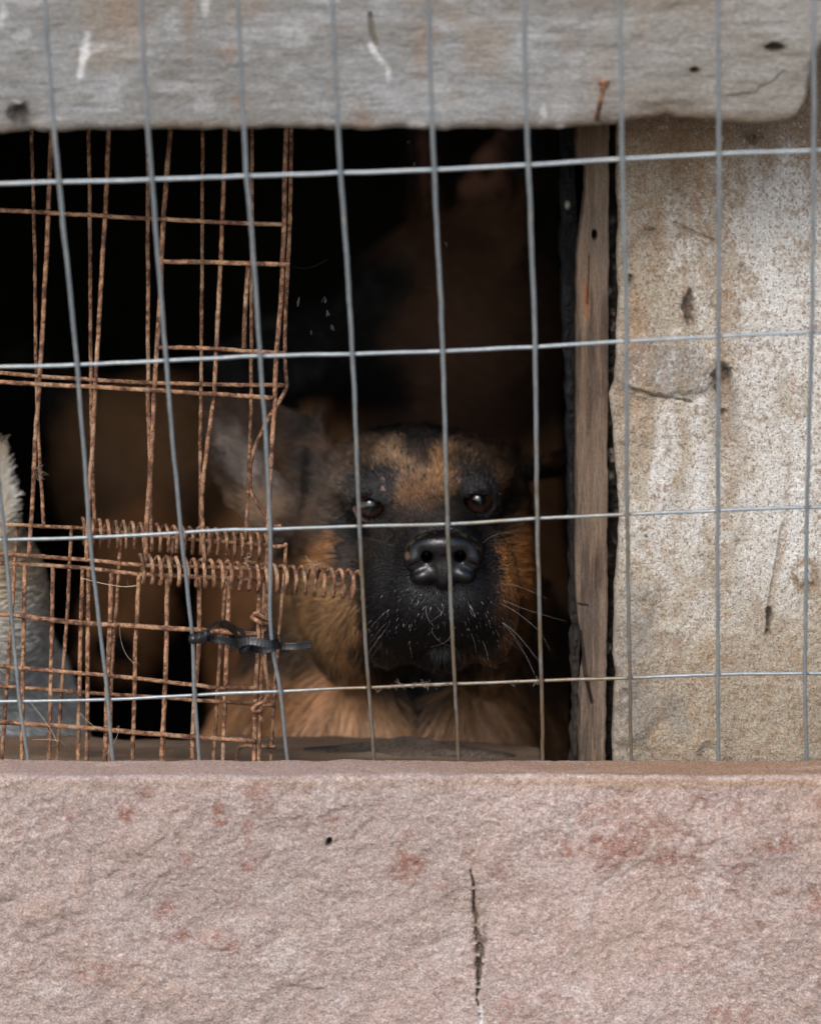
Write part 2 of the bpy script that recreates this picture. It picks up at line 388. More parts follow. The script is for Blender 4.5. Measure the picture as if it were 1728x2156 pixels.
# ---- plastered masonry right of the opening
PW_Y = 0.045
def build_plaster():
    left = curve_fn([-200, 270, 400, 600, 800, 830, 1000, 1060, 1300, 1380, 1420, 1500, 1640], [1300, 1300, 1298, 1300, 1296, 1284, 1300, 1302, 1295, 1290, 1300, 1292, 1288], 7, 0.011, 5)
    def relief(u, v, p):
        n1 = fbm(p, 50, 3, 201)
        eg = sstep(1400, 1300, u+40*n1)
        r = 0.0026*fbm(p, 16, 4, 202) + (0.0010+.0016*eg)*fbm(p*np.array([1, 1, .8]), 110, 4, 203) + 0.0004*fbm(p, 420, 2, 207)
        for cu, cv, ru, rv, h in HOLES: r = r - h*blob(u, v, cu, cv, ru, rv, 0, .4, n1*.9+.8*fbm(p, 220, 3, 208))
        lip = seg_dist(u, v+7*n1+6*fbm(p, 160, 3, 211), [(1318, 812), (1345, 822), (1370, 832), (1400, 838), (1455, 846)])
        r = r + 0.003*blob(u, v, 1385, 770, 95, 62, 10, .25, n1*.5)
        r = r - 0.0022*(1-sstep(1, 6, lip+4*n1))
        r = r - 0.0025*(1-sstep(1, 5, seg_dist(u, v, [(1420, 470), (1450, 485), (1500, 505)])+3*n1))
        r = r + 0.0022*blob(u, v, 1345, 1420, 60, 110, 0, .4, n1) - 0.003*blob(u, v, 1490, 1600, 26, 24, 0, .5, n1)
        r = r - 0.0015*(1-sstep(2, 7, np.abs(u-np.interp(v, [1090, 1170, 1260, 1310], [1650, 1640, 1622, 1618]))+2*n1))*sstep(1090, 1120, v)*sstep(1330, 1300, v)
        return r
    HOLES = [(1524, 792, 15, 26, .008), (1449, 652, 9, 26, .006), (1617, 1312, 8, 24, .007), (1582, 292, 22, 20, .003), (1522, 868, 8, 8, .004), (1360, 1130, 4, 4, .002),
             (1695, 1215, 16, 20, -.0022), (1326, 585, 5, 12, .003), (1365, 482, 14, 6, .001), (1340, 655, 12, 8, .001), (1560, 560, 5, 4, .001)]
    def colour(u, v, p, rel):
        n1 = fbm(p, 50, 3, 201); n2 = fbm(p, 160, 3, 211); n3 = fbm(p*np.array([1, 1, .12]), 90, 3, 212)
        c = np.empty(u.shape+(3,)); c[:] = (0.41, 0.365, 0.295)
        c = mixc(c, sstep(-.4, .5, fbm(p, 12, 3, 213))*.5, (0.44, 0.40, 0.335))
        white = sstep(1380, 1640, u+120*n1)*sstep(1330, 1060, v+90*n1)*sstep(250, 420, v)
        c = mixc(c, np.clip(white*.85, 0, 1), (0.57, 0.55, 0.505))
        ws = blob(u, v, 1395, 960, 22, 190, 4, .5, n1*.6) + .8*blob(u, v, 1470, 1000, 16, 200, 0, .6, n1*.8) + .7*blob(u, v, 1335, 765, 24, 30, 0, .6, n1*.8)
        c = mixc(c, np.clip(ws, 0, 1)*.65, (0.66, 0.655, 0.64))
        pt = fbm(p*np.array([1, 1, .4]) + .01*fbm(p, 60, 2, 240)[..., None], 48, 4, 241)
        c = mixc(c, sstep(.05, .16, pt)*.5*sstep(1500, 1100, v), (0.60, 0.585, 0.55)); c = mixc(c, sstep(.08, .22, -pt)*.5, (0.32, 0.265, 0.195))
        sand = sstep(1180, 1480, v+140*n1)
        c = mixc(c, sand*.8, (0.31, 0.26, 0.195))
        grey = np.clip(blob(u, v, 1385, 770, 95, 60, 10, .35, n1*.7) + blob(u, v, 1325, 1400, 50, 130, 0, .5, n1) + .8*blob(u, v, 1425, 1510, 26, 50, 0, .5, n1) + .5*blob(u, v, 1310, 560, 26, 60, 0, .6, n1)
                       + .6*blob(u, v, 1520, 860, 30, 60, 0, .6, n1), 0, 1)
        c = mixc(c, grey*.75, (0.235, 0.222, 0.20))
        brown = sstep(.0, .55, n3+.25*n1)*sstep(1650, 1330, u+60*n1)*sstep(1100, 600, v)
        c = mixc(c, brown*.75, (0.33, 0.215, 0.125))
        b2 = sstep(430, 255, v+50*n1+60*n3)
        c = mixc(c, b2*.85, (0.19, 0.125, 0.072))
        c = mixc(c, sstep(.15, .55, n2+.3*n1)*.45, (0.27, 0.18, 0.11))
        c = mixc(c, sstep(.1, .6, fbm(p*np.array([1, 1, .3]), 240, 3, 219))*sstep(1728, 1380, u)*.30, (0.33, 0.215, 0.12))
        for cu, cv, ru, rv, h in HOLES:
            if h > 0: nh = n1*.9+n2*.9; c = mixc(c, blob(u, v, cu, cv+8, ru*1.35, rv*1.3, 0, .6, nh)*.6, (0.19, 0.155, 0.12)); c = mixc(c, blob(u, v, cu, cv, ru*.6, rv*.6, 0, .5, nh)*.85, (0.04, 0.032, 0.026))
        st = (1-sstep(4, 16, np.abs(u-np.interp(v, [250, 780, 1000, 1180], [1512, 1516, 1536, 1545]))+8*n1))*sstep(1200, 900, v)
        c = mixc(c, st*.40, (0.32, 0.225, 0.145))
        dr = (1-sstep(3, 8, np.abs(u-np.interp(v, [760, 1090, 1170, 1260, 1310], [1672, 1652, 1641, 1624, 1618]))+5*n1))*sstep(760, 1060, v)*sstep(1330, 1300, v)
        c = mixc(c, dr*.8, (0.36, 0.30, 0.235))
        for cu, cv, ru, rv in [(1700, 515, 6, 26), (1690, 640, 4, 20), (1668, 800, 5, 22), (1700, 610, 3, 10), (1470, 400, 6, 60), (1440, 540, 6, 90)]:
            c = mixc(c, blob(u, v, cu, cv, ru, rv, 0, .6, n1*.6)*.6, (0.30, 0.17, 0.09))
        rg = np.hypot((u-1695)/24, (v-1212)/34); ring = sstep(.55, .8, rg+.25*n1)*sstep(1.35, 1.05, rg+.25*n1)
        c = mixc(c, ring*.75, (0.25, 0.18, 0.105))
        lip = seg_dist(u, v+7*n1+6*n2, [(1318, 812), (1345, 822), (1370, 832), (1400, 838), (1455, 846)])
        c = mixc(c, (1-sstep(1, 4, lip+6*np.abs(n2)))*.6, (0.15, 0.12, 0.09))
        ck = seg_dist(u, v, [(1480, 395), (1455, 440), (1452, 520), (1462, 580), (1450, 640)])
        c = mixc(c, (1-sstep(1, 5, ck+5*n1))*.5, (0.3, 0.27, 0.22))
        D = np.clip(.25 + .55*sstep(1600, 1320, u+80*n1)*sstep(1150, 350, v) + .35*sstep(500, 300, v) + .25*sstep(1200, 1450, v) + .5*fbm(p*np.array([1, 1, .45]), 30, 3, 231), 0, 1)
        fn = .6*fbm(p*np.array([1, 1, .7]), 330, 3, 232) + .5*fbm(p, 620, 2, 233)
        c = mixc(c, sstep(0, .14, fn-(.36-.42*D))*.55, (0.25, 0.165, 0.10))
        wf = .6*fbm(p*np.array([1, 1, .5]), 280, 3, 234) + .5*fbm(p, 560, 2, 235)
        Wd = np.clip(white + .5*ws - .5*sand, -.3, 1)
        c = mixc(c, sstep(0, .12, wf-(.34-.40*Wd))*.4, (0.62, 0.61, 0.59))
        c = mixc(c, sstep(1325, 1296, u+10*n1)*.5, (0.27, 0.235, 0.19))
        return c
    U = axis(1290, 3600, 1280, 1790, 2.4, 60); Vv = axis(-900, 1640, 230, 1640, 2.4, 50)
    d = plate(U, Vv, left, K(3600), K(-900), K(1640), PW_Y, 0.12, relief, colour, 10)
    o = plate_obj('plastered_wall', d, M['plaster'], base=np.array(P(1700, 1640, PW_Y)))
    tag(o, 'cream plastered wall right of the opening, stained brown with holes and a dripping streak', 'wall')
build_plaster()

# ---- weathered lintel beam
BM_Y = -0.035
def build_beam():
    root = empty('wooden_beam', P(864, 270, BM_Y), 'thick grey weathered wooden beam across the top of the opening, its right end rounded', 'beam')
    bottom = curve_fn([-900, 0, 240, 620, 1180, 1250, 1330, 1400, 1450, 1520, 1590, 1640, 1675, 1692, 1702], [284, 279, 274, 272, 272, 266, 254, 243, 246, 258, 264, 262, 250, 225, 185], 5, 0.03, 8)
    kn = [(1632, 100, 13, 6), (1460, 148, 8, 5), (40, 235, 14, 14)]
    def relief(u, v, p):
        n1 = fbm(p, 40, 3, 301)
        r = 0.0016*fbm(p*np.array([.35, 1, 1]), 30, 4, 302) + 0.0005*fbm(p*np.array([.15, 1, 1]), 260, 3, 303) + .0010*fbm(p*np.array([.6, 1, 1]), 100, 4, 305)
        for cu, cv, ru, rv in kn: r = r - 0.004*blob(u, v, cu, cv, ru, rv, 0, .6, n1*.9+.8*fbm(p, 180, 2, 307))
        r = r - 0.002*(1-sstep(2, 6, seg_dist(u, v, [(780, 30), (784, 70), (792, 92)])+4*n1))
        r = r - 0.0022*blob(u, v, 1410, 232, 60, 18, 0, .6, n1*.5) - .0010*(1-sstep(0, 4, seg_dist(u, v+9*n1+8*fbm(p, 150, 3, 306), [(1530, 205), (1590, 190), (1650, 150)])))
        return r
    def colour(u, v, p, rel):
        n1 = fbm(p, 40, 3, 301); g = fbm(p*np.array([.1, 1, 1]), 130, 4, 310)
        c = np.empty(u.shape+(3,)); c[:] = (0.178, 0.176, 0.166)
        c = mixc(c, sstep(-.3, .5, fbm(p*np.array([.6, 1, 1]), 18, 4, 311))*.75, (0.240, 0.245, 0.242))
        c = mixc(c, sstep(.05, .5, g)*.4, (0.31, 0.31, 0.31)); c = mixc(c, sstep(.05, .5, -g)*.35, (0.16, 0.14, 0.12))
        c = mixc(c, sstep(.1, .5, fbm(p*np.array([.5, 1, 1]), 70, 4, 333))*.45, (0.15, 0.135, 0.115)); c = mixc(c, sstep(.15, .5, fbm(p*np.array([.6, 1, 1]), 110, 4, 334))*.35, (0.36, 0.36, 0.36))
        c = mixc(c, sstep(1000, 1500, u)*.45, (0.20, 0.172, 0.135))
        c = mixc(c, sstep(.15, .5, fbm(p, 26, 4, 312))*.45, (0.20, 0.155, 0.11))
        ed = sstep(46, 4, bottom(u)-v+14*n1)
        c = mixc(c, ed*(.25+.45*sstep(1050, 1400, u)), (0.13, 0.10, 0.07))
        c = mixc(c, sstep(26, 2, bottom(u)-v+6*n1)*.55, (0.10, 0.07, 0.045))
        for cu, cv, ru, rv, h in [(398, 30, 8, 55, .8), (262, 20, 26, 36, .6), (310, 40, 16, 22, .5), (480, 118, 20, 14, .7), (500, 228, 14, 18, .6), (765, 240, 16, 28, .8), (535, 20, 30, 16, .4),
                                  (880, 110, 14, 40, .7), (900, 60, 18, 40, .5), (500, 210, 10, 8, .7), (1265, 190, 30, 50, .5), (1195, 90, 20, 20, .3), (690, 60, 40, 20, .3), (1350, 60, 12, 30, .3), (430, 260, 60, 8, .5)]:
            c = mixc(c, h*.7*blob(u, v, cu, cv, ru, rv, 0, .8, n1*1.2+.6*fbm(p, 130, 2, 320)), (0.19, 0.125, 0.085))
        for cu, cv, ru, rv, rot, h in [(174, 130, 7, 42, 12, 1), (190, 100, 20, 12, 0, .35), (795, 115, 6, 22, -35, .9), (818, 150, 5, 14, 0, .6), (38, 215, 16, 5, 20, .8), (40, 255, 5, 8, 0, .7), (5, 45, 6, 26, 0, .5),
                                       (15, 70, 6, 12, 0, .5), (433, 10, 5, 14, 0, .5), (1145, 235, 6, 12, 0, .7), (1180, 266, 9, 5, 0, .9), (12, 30, 8, 10, 0, .4), (1060, 290, 12, 4, 0, .5), (880, 262, 14, 4, 0, .5)]:
            c = mixc(c, h*.75*blob(u, v, cu, cv, ru, rv, rot, .8, n1*1.1+.9*fbm(p, 200, 2, 321)), (0.58, 0.58, 0.575))
        for cu, cv, ru, rv in kn: c = mixc(c, blob(u, v, cu, cv, ru*3, rv*2.4, 0, .8, n1*.9)*.35, (0.12, 0.10, 0.075)); c = mixc(c, blob(u, v, cu, cv, ru*1.3, rv*1.3, 0, .7, n1*.9+.8*fbm(p, 180, 2, 307))*.9, (0.03, 0.025, 0.02))
        c = mixc(c, (1-sstep(2, 9, seg_dist(u, v, [(780, 30), (784, 70), (792, 92)])+5*n1))*.7, (0.13, 0.11, 0.08))
        c = mixc(c, (1-sstep(0, 5, seg_dist(u, v+9*n1+8*fbm(p, 150, 3, 306), [(1530, 205), (1590, 190), (1650, 150)])))*.35, (0.13, 0.10, 0.075))
        c = mixc(c, (1-sstep(1, 5, seg_dist(u, v, [(1560, 130), (1620, 122), (1700, 118)])+6*n1))*.4, (0.17, 0.14, 0.11))
        return c
    U = np.concatenate([np.arange(-900, -40, 40), np.arange(-40, 1640, 2.6), np.arange(1640, 1703, 1.2)]); Vv = axis(-420, 272, -30, 272, 2.2, 40)
    U[-1] = 1702
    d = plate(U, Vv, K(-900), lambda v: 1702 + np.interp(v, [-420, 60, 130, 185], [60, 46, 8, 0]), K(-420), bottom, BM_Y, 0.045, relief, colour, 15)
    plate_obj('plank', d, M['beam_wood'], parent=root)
    return root
beam = build_beam()

# ---- jamb board, charred edge behind it, mortar in the gap
def build_jamb():
    left = curve_fn([240, 345, 350, 400, 440, 560, 1000, 1180, 1240, 1330, 1400, 1440, 1500, 1640], [1213, 1213, 1233, 1232, 1226, 1213, 1211, 1211, 1212, 1220, 1228, 1225, 1219, 1217], 2.5, 0.03, 13)
    right = curve_fn([240, 800, 1000, 1300, 1640], [1283, 1280, 1279, 1279, 1274], 2.5, 0.04, 14)
    def relief(u, v, p):
        n1 = fbm(p, 50, 3, 401)
        r = 0.0012*fbm(p*np.array([1, 1, .25]), 60, 4, 402) + 0.0004*fbm(p*np.array([1, 1, .06]), 600, 2, 403)
        r = r - .006*blob(u, v, 1251, 494, 5, 9, 0, .4) - .004*(1-sstep(1, 4, seg_dist(u, v, [(1222, 1330), (1232, 1420), (1246, 1480)])+2*n1))
        r = r - .002*(1-sstep(1, 3, seg_dist(u, v, [(1213, 1272), (1236, 1276)])))-.002*(1-sstep(0.8, 3, seg_dist(u, v, [(1240, 540), (1237, 640)])+2*n1))
        return r
    def colour(u, v, p, rel):
        n1 = fbm(p, 50, 3, 401); g = fbm(p*np.array([1, 1, .06]), 260, 4, 410)
        c = np.empty(u.shape+(3,)); c[:] = (0.130, 0.088, 0.060)
        c = mixc(c, sstep(-.1, .5, g)*.5, (0.185, 0.140, 0.105)); c = mixc(c, sstep(.0, .3, -g)*.8, (0.055, 0.039, 0.029)); g2 = fbm(p*np.array([1, 1, .12]), 420, 3, 411); c = mixc(c, sstep(.15, .5, g2)*.45, (0.21, 0.155, 0.115)); c = mixc(c, sstep(.2, .5, -g2)*.6, (0.05, 0.036, 0.027))
        c = mixc(c, sstep(.1, .5, fbm(p*np.array([1, 1, .5]), 90, 3, 415))*.5, (0.08, 0.065, 0.055))
        c = mixc(c, sstep(700, 400, v+60*n1)*.3, (0.22, 0.175, 0.13))
        c = mixc(c, sstep(-.2, .5, fbm(p, 26, 3, 412))*.35, (0.14, 0.11, 0.09))
        c = mixc(c, sstep(355, 300, v+20*n1)*.6, (0.10, 0.06, 0.035))
        c = mixc(c, blob(u, v, 1234, 625, 7, 40, 0, .6, n1*.6)*.8, (0.20, 0.075, 0.03))
        c = mixc(c, blob(u, v, 1251, 494, 5, 9, 0, .4), (0.005, 0.004, 0.003))
        c = mixc(c, (1-sstep(1, 4, seg_dist(u, v, [(1222, 1330), (1232, 1420), (1246, 1480)])+2*n1))*.8, (0.02, 0.015, 0.01))
        return c
    U = axis(1211, 1282, 0, 3000, 1.8, 9); Vv = axis(235, 1635, 0, 3000, 2.2, 9)
    o = plate_obj('jamb_board', plate(U, Vv, left, right, K(235), K(1635), 0.046, 0.03, relief, colour, 6), M['jamb_wood'], base=np.array(P(1248, 1630, .06)))
    tag(o, 'narrow upright brown wooden board with a nail hole framing the right of the opening', 'board')
    l2 = curve_fn([235, 400, 600, 700, 800, 1000, 1300, 1500, 1640], [1178, 1184, 1181, 1185, 1192, 1196, 1204, 1206, 1204], 6, 0.03, 15)
    def rel2(u, v, p): return 0.004*fbm(p*np.array([1, 1, .6]), 60, 4, 420) + .0015*fbm(p, 260, 3, 421)
    def col2(u, v, p, rel):
        c = np.empty(u.shape+(3,)); c[:] = (0.008, 0.0085, 0.010)
        c = mixc(c, sstep(.0, .5, fbm(p, 120, 3, 422))*.5, (0.020, 0.021, 0.023))
        c = mixc(c, sstep(1000, 1500, v)*.6, (0.05, 0.04, 0.032))
        c = mixc(c, blob(u, v, 1194, 432, 5, 8, 0, .6), (0.35, 0.33, 0.3)); return c
    U = axis(1185, 1228, 0, 3000, 2.2, 9)
    o = plate_obj('charred_board', plate(U, Vv, l2, K(1236), K(235), K(1635), 0.080, 0.04, rel2, col2, 8), M['char'], base=np.array(P(1205, 1630, .1)))
    tag(o, 'blackened ragged board edge showing behind the brown jamb board', 'board')
    def rel3(u, v, p): return 0.007*fbm(p, 70, 4, 430) + .003*fbm(p, 240, 4, 431)
    def col3(u, v, p, rel):
        c = np.empty(u.shape+(3,)); c[:] = (0.014, 0.012, 0.010)
        c = mixc(c, sstep(.05, .35, fbm(p, 160, 3, 432))*sstep(-0.002, .002, rel)*.85, (0.17, 0.15, 0.125))
        c = mixc(c, blob(u, v, 1292, 835, 14, 28, 20, .5), (0.22, 0.2, 0.165)); return c
    U = axis(1262, 1325, 0, 3000, 1.8, 9)
    o = plate_obj('mortar_joint', plate(U, Vv, K(1262), K(1330), K(235), K(1635), 0.054, 0.05, rel3, col3, 5), M['rubble'], base=np.array(P(1295, 1630, .09)))
    tag(o, 'dark crumbling mortar in the narrow gap between board and plaster', 'mortar')
build_jamb()

# ---- inner plank and the bark lying on it
def build_sill():
    zt = P(500, 1547, 0.175)[2]
    xs = np.arange(-0.45, 0.075, 0.002); ys = np.arange(0.105, 0.1765, 0.0025)
    X, Y = np.meshgrid(xs, ys); Z = np.full(X.shape, zt); p = np.stack([X, Y, Z], -1)
    Z = zt - 0.004*sstep(0, 1, (X+.02)/.09) + 0.0022*fbm(p*np.array([.4, 1, 1]), 45, 3, 501) + .0007*fbm(p*np.array([.2, 1, 1]), 260, 3, 502)
    Z = Z - 0.006*(1-np.sqrt(np.clip(1-np.clip(1-(0.1765-Y)/.006, 0, 1)**2, 0, 1)))
    p[..., 1] += sstep(.135, .176, Y)*.010*fbm(p*np.array([1, 0, 0]), 22, 4, 505) - sstep(.135, .176, Y)*.004
    p[..., 2] = Z + .002*sstep(.12, .175, Y)*fbm(p*np.array([1, 0, 0]), 30, 3, 506)
    c = np.empty(X.shape+(3,)); c[:] = (0.155, 0.102, 0.068)
    c = mixc(c, sstep(-.1, .5, fbm(p*np.array([.2, 1, 1]), 90, 3, 503))*.6, (0.21, 0.160, 0.120))
    c = mixc(c, sstep(.1, .5, fbm(p, 40, 3, 504))*.5, (0.07, 0.055, 0.045))
    ny, nx = X.shape; idx = np.arange(ny*nx).reshape(ny, nx)
    F = np.stack([idx[:-1, :-1], idx[:-1, 1:], idx[1:, 1:], idx[1:, :-1]], -1).reshape(-1, 4)
    Vt = p.reshape(-1, 3); ring = np.concatenate([idx[0, :-1], idx[:-1, -1], idx[-1, :0:-1], idx[:0:-1, 0]])
    n = len(Vt); bk = Vt[ring].copy(); bk[:, 2] = zt-0.035; k = len(ring); ai = n+np.arange(k)
    S = np.stack([np.roll(ring, -1), ring, ai, np.roll(ai, -1)], -1)
    o = mesh_obj('threshold_plank', np.concatenate([Vt, bk]), np.concatenate([F, S]), M['jamb_wood'], col=np.concatenate([c.reshape(-1, 3), c.reshape(-1, 3)[ring]]), base=np.array([-.1, .14, zt-.035]))
    tag(o, 'worn grey plank lying inside the opening just behind the sandstone ledge', 'plank')
    # bark
    xs = np.linspace(0, 1, 90); ts = np.linspace(0, 2*math.pi, 28, endpoint=False)
    A = P(640, 1582, 0.13); B = P(1085, 1596, 0.135)
    c0 = A[None]*(1-xs[:, None]) + B[None]*xs[:, None]
    r = 0.0085*np.sin(np.clip(xs*.93+.04, 0, 1)*math.pi)**.5
    r = r*(1+.35*np.interp(xs, [0, .3, .45, .6, 1], [-.75, -.35, .55, .35, -.55]))
    Vb = np.stack([c0[:, None, 0]+0*ts[None], c0[:, None, 1]+1.4*r[:, None]*np.cos(ts)[None], c0[:, None, 2]+.9*r[:, None]*np.sin(ts)[None]], -1)
    nn = fbm(Vb*np.array([.35, 1, 1]), 110, 4, 511); Vb = Vb + (Vb-c0[:, None])*nn[..., None]*.30
    cb = np.empty(nn.shape+(3,)); cb[:] = (0.070, 0.052, 0.040); cb = mixc(cb, sstep(0, .4, nn), (0.11, 0.085, 0.066)); cb = mixc(cb, sstep(0, .5, -nn), (0.03, 0.024, 0.02))
    m, q = nn.shape; idx = np.arange(m*q).reshape(m, q)
    F = np.stack([idx[:-1], idx[1:], np.roll(idx[1:], -1, 1), np.roll(idx[:-1], -1, 1)], -1).reshape(-1, 4)
    o = mesh_obj('bark_strip', Vb.reshape(-1, 3), F[:, ::-1], M['rubble'], col=cb.reshape(-1, 3), base=np.array(c0.mean(0)))
    tag(o, 'dark curled strip of bark lying on the inner plank below the main dog', 'bark')
build_sill()

# ---- the shed around the dark interior
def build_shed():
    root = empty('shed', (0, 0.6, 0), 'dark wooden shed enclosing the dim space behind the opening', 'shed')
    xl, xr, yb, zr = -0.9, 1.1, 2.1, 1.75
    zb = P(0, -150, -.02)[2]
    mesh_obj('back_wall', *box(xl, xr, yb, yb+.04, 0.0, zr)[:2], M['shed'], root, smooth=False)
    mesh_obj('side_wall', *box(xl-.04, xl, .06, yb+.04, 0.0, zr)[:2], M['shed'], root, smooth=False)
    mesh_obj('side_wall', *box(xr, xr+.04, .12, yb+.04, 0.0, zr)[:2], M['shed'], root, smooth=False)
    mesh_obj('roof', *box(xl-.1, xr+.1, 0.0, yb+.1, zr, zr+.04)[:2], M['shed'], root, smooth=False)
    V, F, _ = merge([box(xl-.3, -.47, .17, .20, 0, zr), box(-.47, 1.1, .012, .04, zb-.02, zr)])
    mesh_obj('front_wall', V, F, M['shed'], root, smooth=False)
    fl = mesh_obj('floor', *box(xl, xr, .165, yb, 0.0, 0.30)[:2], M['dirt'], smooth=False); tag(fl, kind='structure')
build_shed()

# ------------------------------------------------------------------ wires
def resample(pts, step):
    """Catmull-Rom through pts (n,3), about `step` metres apart"""
    pts = np.asarray(pts, float)
    if len(pts) == 2: pts = np.array([pts[0], (pts[0]+pts[1])/2, pts[1]])
    e = np.concatenate([[2*pts[0]-pts[1]], pts, [2*pts[-1]-pts[-2]]])
    out = []
    for i in range(1, len(e)-2):
        p0, p1, p2, p3 = e[i-1], e[i], e[i+1], e[i+2]
        n = max(2, int(np.linalg.norm(p2-p1)/step))
        t = np.arange(n)[:, None]/n
        out.append(.5*((2*p1)+(-p0+p2)*t+(2*p0-5*p1+4*p2-p3)*t*t+(-p0+3*p1-3*p2+p3)*t**3))
    out.append(pts[-1:]); return np.concatenate(out)
def tube(pts, r, seg=8, step=0.0015, rough=0.0, rs=400, seed=0, smooth_path=True, cfn=None, wob=0.0):
    c = resample(pts, step) if smooth_path else np.asarray(pts, float)
    if wob: c = c + wob*np.stack([fbm(c+7*k, 60, 2, seed+k) for k in (1, 2, 3)], -1)
    t = np.gradient(c, axis=0); t /= np.linalg.norm(t, axis=1)[:, None]+1e-12
    N = np.empty_like(t); up = np.array([0, 1, 0.]) if abs(t[0, 1]) < .8 else np.array([1., 0, 0])
    n = up - t[0]*(up@t[0]); n /= np.linalg.norm(n); N[0] = n
    for i in range(1, len(t)):
        n = n - t[i]*(n@t[i]); n /= np.linalg.norm(n); N[i] = n
    B = np.cross(t, N); a = np.arange(seg)*2*math.pi/seg
    D = N[:, None]*np.cos(a)[None, :, None] + B[:, None]*np.sin(a)[None, :, None]
    rr = np.full(len(c), float(r)) if np.isscalar(r) else np.interp(np.linspace(0, 1, len(c)), np.linspace(0, 1, len(r)), r)
    V = c[:, None] + D*rr[:, None, None]
    if rough:
        nn = fbm(V, rs, 3, seed); V = V + D*(nn*rough)[..., None]
    m = len(c); idx = np.arange(m*seg).reshape(m, seg)
    F = np.stack([idx[:-1], np.roll(idx[:-1], -1, 1), np.roll(idx[1:], -1, 1), idx[1:]], -1).reshape(-1, 4)
    V = V.reshape(-1, 3)
    caps = np.concatenate([V, c[:1]-t[:1]*rr[0]*.4, c[-1:]+t[-1:]*rr[-1]*.4]); k = m*seg
    f0 = np.stack([np.full(seg, k), np.roll(idx[0], -1), idx[0], np.full(seg, k)], -1); f1 = np.stack([np.full(seg, k+1), idx[-1], np.roll(idx[-1], -1), np.full(seg, k+1)], -1)
    # degenerate quads -> add as quads using midpoint duplicates is messy; leave caps as triangles merged later
    return caps, F, np.concatenate([f0[:, :3], f1[:, :3]]), (cfn(caps) if cfn else None)
def tube_obj(name, tubes, mat, parent=None, base=None):
    Vs, Qs, Ts, Cs = [], [], [], []; n = 0
    for V, Q, T, C in tubes:
        Vs.append(V); Qs.append(Q+n); Ts.append(T+n); Cs.append(C); n += len(V)
    return plate_obj(name, (np.concatenate(Vs), np.concatenate(Qs), np.concatenate(Ts), np.concatenate(Cs)), mat, parent, base)

